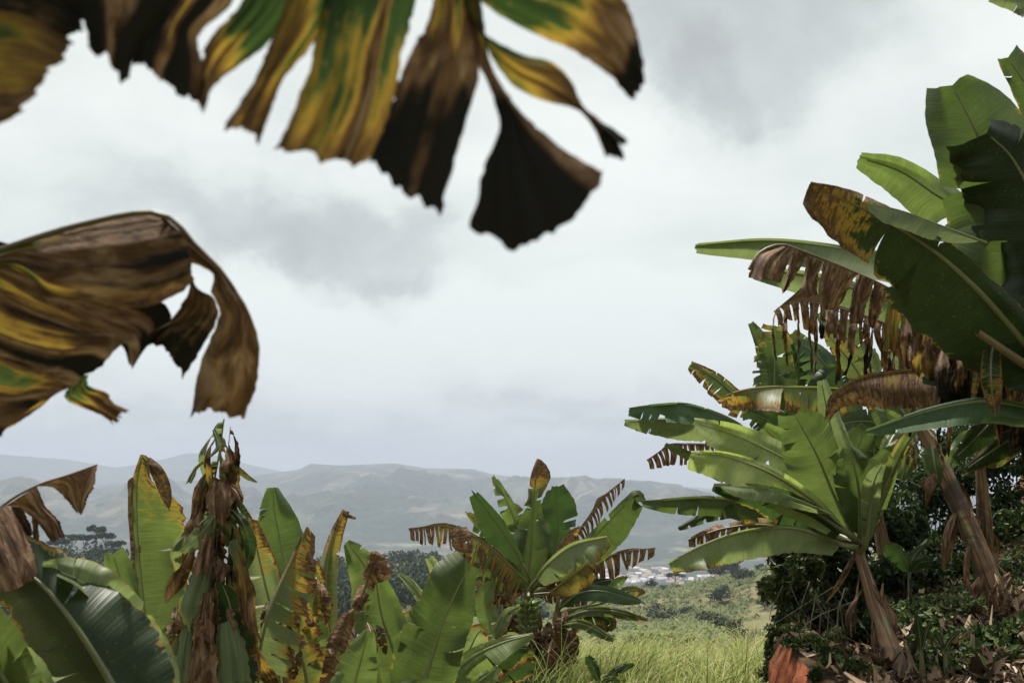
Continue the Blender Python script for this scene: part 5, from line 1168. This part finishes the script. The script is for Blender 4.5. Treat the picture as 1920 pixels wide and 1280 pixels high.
# --- right: the green plant on the bank
R1 = plant('bright green banana plant leaning left out of the red bank', (1612, 1040, 7.3), base=(1705, 1300, 6.6), rad=(.070, .055), mat=M_STEM, scraps=9, seed=21, onbank=True)
leaf(R1, [(1590, 985, 7.2), (1562, 925, 7.15), (1530, 850, 7.1), (1490, 778, 7.1)], [10, 46, 66, 70, 60, 40, 22], [10, 36, 46, 34, 46, 56, 36, 8], 'br', ls=.4, rs=.3, tr=[.55, .72], td=.5, gap=.05, dry=.0, tone=.9, rib=.014)
leaf(R1, [(1575, 985, 7.0), (1520, 935, 6.9), (1440, 885, 6.7), (1360, 856, 6.6), (1296, 849, 6.5)], [24, 50, 62, 50, 44, 26], [4, 10, 14, 14, 10, 3], 'yl', ls=-.9, rs=.9, tl=[.45], td=.35, gap=.06, dry=.0, wave=.14, tone=1.55)
leaf(R1, [(1570, 960, 7.5), (1500, 880, 7.5), (1400, 825, 7.5), (1302, 790, 7.5)], [16, 50, 56, 44, 34, 8], [4, 16, 24, 26, 18, 5], 'yl', ls=-.7, rs=.7, tl=[.5, .56], td=.4, gap=.2, dry=.0, wave=.16, tone=1.4)
leaf(R1, [(1580, 995, 6.9), (1520, 955, 6.8), (1440, 922, 6.6), (1338, 910, 6.5)], [16, 56, 60, 40, 24, 6], [4, 10, 16, 14, 10, 3], 'dk', ls=.6, rs=-.8, dry=.0, edge=.12, tone=1.1)
leaf(R1, [(1560, 965, 6.75), (1500, 938, 6.6), (1430, 915, 6.5), (1338, 909, 6.4)], [4, 14, 22, 26, 22, 3], None, 'pl', ls=-.9, dry=.0, wave=.2, pet=False, rib=.006, name='leaf_fold', tone=1.45)
leaf(R1, [(1560, 1000, 7.4), (1470, 962, 7.6), (1350, 935, 7.7), (1206, 940, 7.8)], [20, 40, 40, 36, 30, 6], [3, 6, 6, 5, 2], 'md', ls=-.25, rs=-.6, dry=.0, wave=.14)
leaf(R1, [(1575, 1020, 6.9), (1490, 990, 6.7), (1400, 996, 6.6), (1320, 1022, 6.5), (1254, 1056, 6.5)], [20, 46, 58, 56, 42, 14], [3, 5, 5, 4, 2], 'pl', ls=-.35, rs=-.6, slant=.12, dry=.02, tip=.28, edge=.05, tone=1.3, wave=.08)
leaf(R1, [(1540, 1010, 7.2), (1440, 985, 7.2), (1360, 990, 7.2), (1290, 1012, 7.2)], [10, 26, 36, 34, 24, 10], [3, 14, 16, 12, 3], 'ol', hangL=.6, hangR=.1, ls=-.2, rs=.3, tl=12, tr=3, gap=.35, td=.1, lenv=.4, dry=.62, sv=.22, tip=.1)
leaf(R1, [(1500, 985, 7.8), (1400, 955, 7.9), (1330, 965, 7.9), (1272, 990, 7.9)], [8, 16, 18, 14, 4], [5, 10, 10, 3], 'bl', ls=-.3, rs=-.3, tl=8, td=.4, gap=.3, tip=.2)
leaf(R1, [(1560, 960, 8.2), (1520, 900, 8.3), (1480, 850, 8.3), (1432, 802, 8.3)], [14, 34, 36, 8], [10, 30, 34, 8], 'br', ls=.3, rs=.3, dry=.0, tone=1.0)
leaf(R1, [(1610, 990, 7.6), (1590, 900, 7.6), (1560, 810, 7.6), (1540, 714, 7.6)], [14, 28, 24, 18, 6], [10, 34, 34, 22, 8], 'pl', ls=.5, rs=.3, dry=.0, tone=1.2)
leaf(R1, [(1612, 1000, 7.1), (1612, 940, 7.0), (1605, 890, 6.9), (1590, 840, 6.9)], [10, 40, 44, 8], [10, 40, 40, 6], 'md', ls=.6, rs=.5, dry=.0)
leaf(R1, [(1620, 1010, 7.2), (1640, 940, 7.2), (1660, 880, 7.2), (1690, 830, 7.2)], [10, 34, 38, 8], [10, 26, 26, 6], 'br', ls=.3, rs=.5, dry=.0, tone=.9)
leaf(R1, [(1630, 1000, 7.3), (1655, 930, 7.2), (1690, 850, 7.1), (1735, 780, 7.0)], [6, 16, 22, 4], [4, 8, 8, 4], 'yl', ls=.6, rs=-.5, edge=.25, tip=.2, dry=.1)
leaf(R1, [(1625, 1010, 7.0), (1632, 950, 6.9), (1640, 900, 6.8), (1655, 870, 6.8)], [8, 20, 22, 5], [8, 18, 18, 5], 'pl', ls=-.4, rs=.4, dry=.02, tone=1.1, tl=3, gap=.2)
leaf(R1, [(1560, 1010, 7.0), (1500, 1000, 6.9), (1450, 1010, 6.9), (1392, 1045, 6.9)], [5, 10, 8, 2], [4, 8, 5, 2], 'ol', hangL=.8, tl=6, gap=.5, dry=.9, sv=.1, rib=.006)
# hidden-side leaves that fill the crown
leaf(R1, [(1600, 1000, 8.0), (1580, 930, 8.2), (1600, 860, 8.4), (1625, 800, 8.4)], [10, 44, 44, 8], [10, 44, 44, 8], 'md', ls=.2, rs=.5)
leaf(R1, [(1590, 1000, 8.0), (1530, 960, 8.4), (1470, 940, 8.7), (1420, 900, 8.8)], [10, 44, 44, 8], [10, 34, 34, 8], 'dk', ls=.2, rs=.5)

R2 = plant('tall banana plant behind the green one, with a brown horizontal drooping leaf', (1640, 930, 10.2), base=(1690, 1120, 10.2), rad=(.08, .07), mat=M_STEM, scraps=3, seed=22, onbank=True)
d = 9.6
leaf(R2, [(1420, 860, d), (1390, 800, d), (1300, 762, d), (1240, 760, d), (1180, 766, d)], [6, 22, 36, 40, 34, 10], [2, 4, 5, 5, 2], 'bl', ls=-.35, rs=-.8, dry=.0, tone=1.35, tl=[.78, .84, .9], td=.5, gap=.2)
leaf(R2, [(1430, 870, d + .3), (1340, 800, d + .3), (1260, 790, d + .3), (1172, 790, d + .3)], [16, 36, 42, 38, 24, 5], [2, 8, 8, 3], 'pl', ls=.3, rs=-.5, dry=.0, tone=.95)
leaf(R2, [(1440, 850, d + .6), (1340, 834, d + .6), (1260, 836, d + .6), (1212, 862, d + .6)], [36, 44, 44, 42, 38, 14], [2, 2, 2, 2], 'ol', hangL=.85, ls=-.1, tl=18, td=.05, gap=.45, lenv=.2, dry=.92, sv=.1, slant=-.1, rib=.01, ribdry=.8, n=70)
leaf(R2, [(1360, 900, d + .2), (1330, 875, d + .2), (1290, 850, d + .2), (1248, 832, d + .2)], [6, 18, 12, 3], [3, 6, 6, 2], 'br', ls=-.3, rs=.4)
leaf(R2, [(1460, 770, d + .4), (1390, 748, d + .4), (1345, 712, d + .4), (1296, 682, d + .4)], [14, 34, 40, 36, 10], [4, 12, 14, 12, 4], 'md', hangL=.35, ls=-.2, rs=.4, tl=9, td=.4, gap=.25, lenv=.3, dry=.05, edge=.65, tip=.3, sv=.1, tone=1.1)
leaf(R2, [(1620, 735, 8.8), (1540, 728, 8.8), (1440, 727, 8.8), (1380, 736, 8.8), (1346, 752, 8.8)], [54, 56, 52, 50, 44, 36, 10], [3, 4, 4, 2], 'ol', hangL=.8, ls=-.25, rs=-.4, tl=[.12, .18, .25, .31, .37, .43, .49, .54], td=.15, gap=.15, lenv=.15, dry=.25, edge=.28, tip=.2, sv=.16, slant=.0, rib=.012, tone=1.2)
leaf(R2, [(1450, 820, d + .8), (1452, 735, d + .8), (1452, 660, d + .8), (1450, 610, d + .8)], [20, 44, 44, 42, 34, 16], [16, 46, 50, 44, 34, 14], 'md', ls=.35, rs=.4, tl=12, td=.25, gap=.25, lenv=.2, tr=[.55, .72], dry=.03, tip=.3, edge=.1, tone=1.05, slant=.1)
leaf(R2, [(1590, 790, d + .9), (1570, 720, d + .9), (1530, 665, d + .9), (1490, 640, d + .9)], [10, 40, 40, 6], [8, 24, 24, 5], 'bl', ls=-.2, rs=.5, tl=12, td=.25, gap=.3, tone=1.2)
leaf(R2, [(1520, 800, d + .6), (1530, 750, d + .6), (1545, 715, d + .6), (1570, 690, d + .6)], [8, 26, 26, 6], [8, 30, 30, 6], 'dk', ls=.4, rs=.4, tone=1.1)
leaf(R2, [(1430, 790, d + 1.0), (1440, 720, d + 1.0), (1430, 650, d + 1.0), (1408, 606, d + 1.0)], [5, 14, 16, 4], [8, 20, 20, 4], 'md', ls=.4, rs=.4, tone=1.1)
leaf(R2, [(1640, 770, d + .5), (1610, 700, d + .5), (1580, 660, d + .5), (1550, 625, d + .5)], [8, 24, 22, 5], [10, 30, 30, 5], 'ol', ls=.2, rs=.2, dry=.34, sv=.2, tr=6, td=.1, gap=.1)
leaf(R2, [(1500, 860, d), (1470, 820, d), (1440, 790, d), (1400, 770, d)], [10, 34, 34, 5], [8, 24, 24, 5], 'dk', ls=.4, rs=.4, tl=7, gap=.4, td=.2)
leaf(R2, [(1560, 900, d), (1520, 850, d), (1500, 800, d), (1480, 760, d)], [10, 34, 34, 5], [8, 34, 34, 5], 'dk', ls=.4, rs=.4)
leaf(R2, [(1700, 860, d - 1), (1650, 800, d - 1), (1610, 790, d - 1), (1560, 800, d - 1)], [10, 34, 34, 5], [8, 24, 24, 5], 'md', ls=-.4, rs=.4, pet=False)
leaf(R2, [(1690, 900, d - 1.2), (1700, 850, d - 1.2), (1680, 800, d - 1.2), (1640, 770, d - 1.2)], [10, 34, 34, 5], [8, 24, 24, 5], 'br', ls=-.2, rs=.4, pet=False)
leaf(R2, [(1590, 810, d + 1.3), (1550, 730, d + 1.4), (1515, 680, d + 1.4), (1485, 625, d + 1.4)], [10, 36, 40, 30, 6], [10, 34, 38, 30, 6], 'md', ls=.4, rs=.4, tl=7, td=.3, gap=.2)
leaf(R2, [(1660, 780, d + 1.1), (1620, 690, d + 1.2), (1585, 630, d + 1.2), (1540, 585, d + 1.2)], [10, 36, 40, 30, 6], [10, 34, 38, 30, 6], 'br', ls=.4, rs=.4, tr=6, td=.3, gap=.2)
leaf(R2, [(1720, 800, d + .9), (1700, 700, d + .9), (1690, 630, d + .9), (1700, 560, d + .9)], [10, 36, 40, 30, 6], [10, 34, 38, 30, 6], 'pl', ls=.3, rs=.4)
leaf(R2, [(1500, 800, d + 1.2), (1480, 740, d + 1.3), (1490, 690, d + 1.3), (1510, 640, d + 1.3)], [10, 30, 34, 26, 6], [10, 30, 34, 26, 6], 'dk', ls=.4, rs=.4, tl=6, tr=6, td=.3, gap=.3)
bunch(R2, 1652, 800, 885, 9.1, 4, hands=7, scale=.95)

# --- right border: big plant close to the lens, mostly out of frame
R3 = plant('large banana plant at the right border with broad backlit leaves overhead', (2010, 720, 4.9), base=(2060, 1300, 4.9), rad=(.14, .10), mat=M_STEM, scraps=4, seed=23, onbank=True)
leaf(R3, [(1975, 690, 4.8), (1918, 545, 4.7), (1880, 400, 4.65), (1840, 270, 4.6), (1786, 160, 4.6)], [40, 100, 120, 118, 118, 108, 90, 40], [40, 80, 100, 110, 112, 104, 80, 24], 'md', ls=.35, rs=.35, slant=.25, tl=[.50, .62], td=.55, gap=.05, dry=.0, rib=.018, tone=1.05, jag=.02)
leaf(R3, [(1990, 700, 5.0), (1900, 520, 5.2), (1800, 395, 5.3), (1755, 365, 5.3), (1690, 322, 5.3), (1612, 296, 5.3)], [30, 60, 70, 60, 54, 60, 44, 14], [20, 30, 30, 20, 26, 30, 26, 8], 'br', ls=.25, rs=.5, tl=[.62], td=.5, gap=.08, dry=.0, rib=.014, tone=1.15)
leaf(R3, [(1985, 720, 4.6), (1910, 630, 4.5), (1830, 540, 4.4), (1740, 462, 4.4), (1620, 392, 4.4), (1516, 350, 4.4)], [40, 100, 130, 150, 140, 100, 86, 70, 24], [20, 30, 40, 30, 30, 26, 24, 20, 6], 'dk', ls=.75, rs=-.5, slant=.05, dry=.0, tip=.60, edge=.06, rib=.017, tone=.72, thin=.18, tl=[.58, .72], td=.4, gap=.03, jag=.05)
leaf(R3, [(1850, 455, 4.4), (1770, 425, 4.35), (1690, 395, 4.33), (1612, 378, 4.33)], [3, 22, 34, 34, 30, 4], None, 'pl', ls=-.6, dry=.03, pet=False, rib=.005, wave=.1, name='leaf_fold', tone=.95)
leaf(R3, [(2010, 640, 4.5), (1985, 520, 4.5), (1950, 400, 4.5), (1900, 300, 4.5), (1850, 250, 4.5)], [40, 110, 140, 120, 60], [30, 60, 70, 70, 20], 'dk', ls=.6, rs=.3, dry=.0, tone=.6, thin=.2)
leaf(R3, [(2040, 560, 5.2), (2000, 380, 5.2), (1960, 220, 5.2), (1890, 108, 5.2)], [30, 50, 46, 14], [30, 50, 50, 24], 'md', ls=.5, rs=.2, tone=.95, tip=.1)
leaf(R3, [(2090, 300, 4.2), (2040, 100, 4.2), (1950, 10, 4.2), (1862, -12, 4.2)], [40, 60, 44, 12], [30, 50, 40, 20], 'pl', ls=-.3, rs=.5, tone=.9)
leaf(R3, [(2000, 700, 6.0), (1880, 590, 6.2), (1740, 500, 6.3), (1600, 470, 6.4), (1450, 452, 6.5), (1304, 460, 6.5)], [40, 52, 54, 54, 54, 48, 32, 10], [10, 10, 10, 8, 6, 5, 3], 'pl', ls=-.45, rs=-.4, dry=.0, tone=.95, rib=.014, tip=.05)
leaf(R3, [(1900, 690, 6.6), (1750, 600, 6.8), (1600, 540, 6.9), (1500, 515, 7.0), (1415, 508, 7.0)], [40, 56, 52, 40, 10], [8, 14, 14, 10, 3], 'pl', ls=.2, rs=.3, dry=.0, tone=1.0)
rag(R3, [
    dict(A=[(1461, 460), (1418, 480), (1403, 516)], B=[(1491, 467), (1478, 491), (1466, 524)], E=[(1403, 516), (1437, 528), (1466, 524)], d=[5.9, 5.8], dry=[.78, .8, .85], dryu=[.0, -.1, .1], bulge=.4, tilt=-.4),
    dict(A=[(1489, 466), (1480, 495), (1472, 525), (1466, 548)], B=[(1513, 478), (1502, 500), (1492, 516), (1474, 546)], d=[5.9, 5.82], dry=[.72, .78, .9], bulge=.4, tilt=.3),
    dict(A=[(1513, 478), (1509, 510), (1504, 540), (1508, 560)], B=[(1543, 490), (1535, 512), (1532, 540), (1533, 554)], d=[5.9, 5.82], dry=[.75, .8, .85], dryu=[-.1, .0, .1], bulge=.4, tilt=-.2),
    dict(A=[(1545, 487), (1540, 515), (1534, 545), (1540, 572)], B=[(1606, 514), (1594, 535), (1582, 560), (1566, 584)], E=[(1540, 572), (1552, 582), (1566, 584)], d=[5.9, 5.8], dry=[.74, .78, .85], dryu=[.1, -.08, .05], bulge=.35, tilt=.25),
    dict(A=[(1609, 513), (1600, 540), (1593, 580), (1592, 607)], B=[(1641, 526), (1632, 550), (1622, 580), (1617, 612)], d=[5.85, 5.78], dry=[.7, .78, .85], bulge=.4),
    dict(A=[(1641, 527), (1632, 560), (1627, 600), (1632, 616)], B=[(1664, 540), (1657, 570), (1646, 600), (1637, 618)], d=[5.85, 5.78], dry=[.7, .8, .9], bulge=.4, tilt=.4),
    dict(A=[(1664, 560), (1660, 600), (1657, 640), (1656, 660)], B=[(1690, 575), (1686, 610), (1684, 640), (1682, 655)], d=[5.7, 5.65], dry=[.40, .43, .5], bulge=.3),
    dict(A=[(1690, 575), (1688, 620), (1682, 660), (1690, 690)], B=[(1740, 610), (1730, 650), (1726, 680), (1720, 700)], d=[5.7, 5.6], dry=[.5, .58, .8], dryu=[-.06, .1, 0], bulge=.3),
], g='ol', ribpts=[(1405, 505, 5.88), (1425, 474, 5.9), (1461, 459, 5.9), (1490, 466, 5.9), (1545, 487, 5.9), (1605, 512, 5.9), (1665, 540, 5.86), (1780, 612, 5.7), (1990, 745, 5.2)], rib=.011, ribdry=.75, jag=2.2)
leaf(R3, [(1900, 745, 6.1), (1780, 670, 6.15), (1680, 615, 6.2), (1600, 585, 6.3), (1530, 568, 6.35), (1480, 565, 6.4), (1450, 584, 6.4)], [100, 110, 105, 100, 90, 80, 66, 30], [2, 2, 3, 3], 'ol', hangL=.9, ls=-.15, tl=26, td=.04, gap=.45, lenv=.55, dry=.84, sv=.2, slant=-.1, rib=.010, ribdry=.8, n=100, wave=.4, curl=.2, jag=.1)
ribbons(R3, [(1800, 690, 6.3), (1700, 640, 6.4), (1600, 594, 6.5), (1530, 572, 6.55), (1480, 568, 6.6), (1455, 580, 6.6)], 30, (70, 190), (7, 16), (.6, 1.1), g='ol', seed=17, spread=.2, rib=.006, ribdry=.8, dpx=.4)
ribbons(R3, [(1960, 740, 5.2), (1850, 655, 5.3), (1770, 610, 5.4), (1690, 590, 5.5)], 22, (110, 190), (30, 60), (.45, 1.1), g='ol', seed=12, spread=.1, rib=.014, ribdry=.7, dpx=.15)
ribbons(R3, [(1980, 770, 4.9), (1890, 690, 5.0), (1810, 650, 5.1), (1740, 640, 5.2)], 16, (110, 180), (30, 60), (.75, 1.3), g='ol', seed=13, spread=.1, rib=.012, ribdry=.8, dpx=.15)
leaf(R3, [(1990, 740, 5.4), (1900, 690, 5.5), (1800, 690, 5.6), (1700, 695, 5.7), (1610, 710, 5.7), (1560, 745, 5.7), (1546, 785, 5.7)], [80, 90, 90, 90, 86, 74, 60, 30, 8], [2, 4, 5, 4, 2], 'ol', hangL=.7, ls=-.3, rs=-.4, tl=[.3, .42], td=.3, gap=.1, dry=.50, tip=.25, edge=.32, sv=.05, slant=.1, rib=.012, wave=.2, curl=.25, jag=.06, tone=1.2)
leaf(R3, [(2010, 790, 4.7), (1920, 762, 4.6), (1840, 752, 4.6), (1740, 770, 4.6), (1625, 808, 4.6)], [20, 40, 46, 40, 26, 4], [2, 6, 8, 6, 2], 'bl', ls=-.45, rs=-.8, dry=.0, tone=1.3, wave=.14)
leaf(R3, [(1990, 720, 5.0), (1900, 680, 5.2), (1810, 690, 5.3), (1730, 712, 5.3)], [20, 40, 44, 30, 5], [5, 14, 16, 12, 4], 'bl', ls=-.3, rs=.4, dry=.02, tone=.95)
leaf(R3, [(1880, 600, 4.6), (1862, 650, 4.55), (1858, 710, 4.5), (1868, 785, 4.5)], [5, 18, 22, 3], [5, 18, 20, 3], 'dk', ls=-.4, rs=.5, dry=.3, tip=.35, pet=False, name='dead_leaf', wave=.3, rib=.008)
leaf(R3, [(1838, 650, 4.7), (1832, 700, 4.7), (1826, 740, 4.7), (1822, 770, 4.7)], [3, 7, 6, 1], [3, 7, 6, 1], 'ol', ls=-.4, rs=.5, dry=.5, pet=False, name='dead_leaf', rib=.005)
leaf(R3, [(2030, 860, 5.2), (1960, 800, 5.2), (1900, 820, 5.2), (1810, 880, 5.2)], [14, 34, 30, 5], [6, 20, 16, 4], 'dk', ls=-.3, rs=.4, dry=.1, edge=.2)
leaf(R3, [(2000, 700, 5.6), (1920, 720, 5.6), (1860, 790, 5.6), (1790, 860, 5.6)], [14, 34, 30, 5], [6, 30, 26, 4], 'dk', ls=.3, rs=.6, dry=.1)
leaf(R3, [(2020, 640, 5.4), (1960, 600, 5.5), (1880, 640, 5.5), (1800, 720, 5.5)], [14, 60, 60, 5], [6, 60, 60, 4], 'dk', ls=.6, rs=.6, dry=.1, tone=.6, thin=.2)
# bare old petioles of fallen leaves
for k, (a, m_, b, rr) in enumerate([((2000, 735, 4.6), (1910, 675, 4.5), (1832, 622, 4.45), .020), ((2000, 790, 4.9), (1950, 745, 4.8), (1905, 715, 4.8), .016)]):
    c = P3(catmull([a, m_, b], 14)); v, f = tube(c, [rr * 1.3, rr, rr * .8], 8)
    link('petiole', mesh('petiole', v, f, M_RIB, True, dict(dry=np.full(len(v), .75), green=np.tile(GREENS['ol'], (len(v), 1)))), R3)

R4 = plant('banana plant with a bare brown leaning trunk at right', (1722, 790, 8.4), base=(1888, 1130, 7.8), rad=(.080, .074, .066), mat=M_STEM, scraps=8, seed=24, onbank=True)
leaf(R4, [(1728, 800, 8.4), (1745, 830, 8.3), (1752, 870, 8.2), (1760, 905, 8.2)], [8, 20, 18, 4], [8, 22, 20, 4], 'br', ls=-.3, rs=.4, tone=1.0, dry=.02)
leaf(R4, [(1715, 790, 8.4), (1690, 800, 8.2), (1665, 840, 8.0), (1660, 900, 8.0)], [8, 16, 14, 3], [8, 16, 14, 3], 'pl', ls=-.3, rs=.4, tone=1.0, dry=.05)
leaf(R4, [(1705, 790, 8.5), (1670, 740, 8.6), (1640, 720, 8.6), (1590, 735, 8.6)], [8, 26, 24, 3], [8, 26, 24, 3], 'md', ls=-.3, rs=.4)
leaf(R4, [(1725, 780, 8.6), (1740, 720, 8.7), (1735, 660, 8.8), (1700, 600, 8.8)], [8, 36, 34, 3], [8, 36, 34, 3], 'br', ls=.3, rs=.4)
skirt(R4, 3, (1700, 1740), (800, 840), (8.0, 8.3), (40, 80), wpx=(4, 8))
skirt(R4, 5, (1850, 1900), (1070, 1100), (7.5, 7.9), (40, 80), wpx=(4, 8))
R5 = plant('thin brown banana stem in the shade under the large border plant', (1836, 850, 9.4), base=(1845, 1010, 9.6), rad=(.075, .06), mat=M_STEM, scraps=3, seed=25, onbank=True)
leaf(R5, [(1836, 845, 9.4), (1815, 820, 9.3), (1790, 850, 9.2), (1775, 890, 9.2)], [6, 16, 14, 3], [6, 16, 14, 3], 'br', ls=-.3, rs=.4)
leaf(R5, [(1838, 845, 9.4), (1855, 805, 9.3), (1880, 800, 9.2), (1905, 820, 9.2)], [6, 16, 14, 3], [6, 16, 14, 3], 'br', ls=-.3, rs=.4)
leaf(R5, [(1842, 860, 9.3), (1862, 868, 9.1), (1895, 845, 9.0), (1945, 800, 9.0)], [6, 20, 24, 8], [6, 14, 14, 3], 'md', ls=-.3, rs=.4, dry=.15, edge=.3)

# --- young plants
def sapling(label, crown, leaves, seed, onbank=True, h=.25, g='dk'):
    c = np.array(P3(crown)); b = c.copy(); b[2] = (bz if onbank else gz)(c[0], c[1]) - .03
    root = empty('banana_sapling', b, label, 'sapling', 'young banana shoots')
    root['crown'] = [float(q) for q in c]
    stem(root, [tuple(b), tuple((b + c) / 2), tuple(c)], [.022, .016, .010], M_STEMG, seed=seed, sides=10)
    for l in leaves: leaf(root, *l[:3], g, rib=.005, **(l[3] if len(l) > 3 else {}))
    return root
sapling('low young banana shoot with dark broad leaves on the shaded bank', (1705, 1085, 8.6), [([(1702, 1070, 8.6), (1690, 1045, 8.55), (1662, 1020, 8.5)], [6, 20, 22, 4], [6, 16, 16, 3]), ([(1710, 1072, 8.6), (1725, 1055, 8.5), (1750, 1050, 8.5)], [5, 14, 12, 3], [5, 16, 14, 3]), ([(1705, 1070, 8.6), (1715, 1040, 8.7), (1745, 1010, 8.8)], [3, 8, 3], [3, 8, 3])], 71)
sapling('single upright young banana shoot among the dead leaves', (1727, 1220, 6.4), [([(1727, 1215, 6.4), (1724, 1185, 6.4), (1718, 1150, 6.4)], [3, 9, 8, 2], [3, 9, 8, 2]), ([(1729, 1215, 6.4), (1736, 1190, 6.4), (1745, 1165, 6.4)], [2, 5, 2], [2, 5, 2])], 72)
sapling('slender young banana shoot with spread leaves right of the upright shoot', (1772, 1225, 6.6), [([(1772, 1215, 6.6), (1785, 1195, 6.6), (1800, 1182, 6.6)], [2, 6, 2], [2, 6, 2]), ([(1770, 1215, 6.6), (1760, 1195, 6.6), (1755, 1180, 6.6)], [2, 5, 2], [2, 5, 2])], 73)
sapling('young banana shoot in the grass at the foot of the fruiting plant', (1125, 1285, 11), [([(1122, 1275, 11), (1112, 1250, 11), (1102, 1230, 11)], [4, 10, 11, 3], [4, 10, 12, 3]), ([(1132, 1280, 11), (1155, 1258, 11), (1188, 1244, 11)], [3, 8, 8, 2], [3, 9, 9, 2]), ([(1128, 1280, 10.9), (1145, 1272, 10.8), (1162, 1278, 10.8)], [3, 6, 2], [3, 7, 2])], 74, onbank=False)
# grass clump at the foot of the centre plants
shrub('low green weeds at the foot of the fruiting banana plant', [(930, 1275, 12.2, .35, .3, .12), (980, 1285, 12.0, .3, .3, .1)], 1500, .06, M_SHRUB, 91, .12, cat='weeds', name='weed_clump')
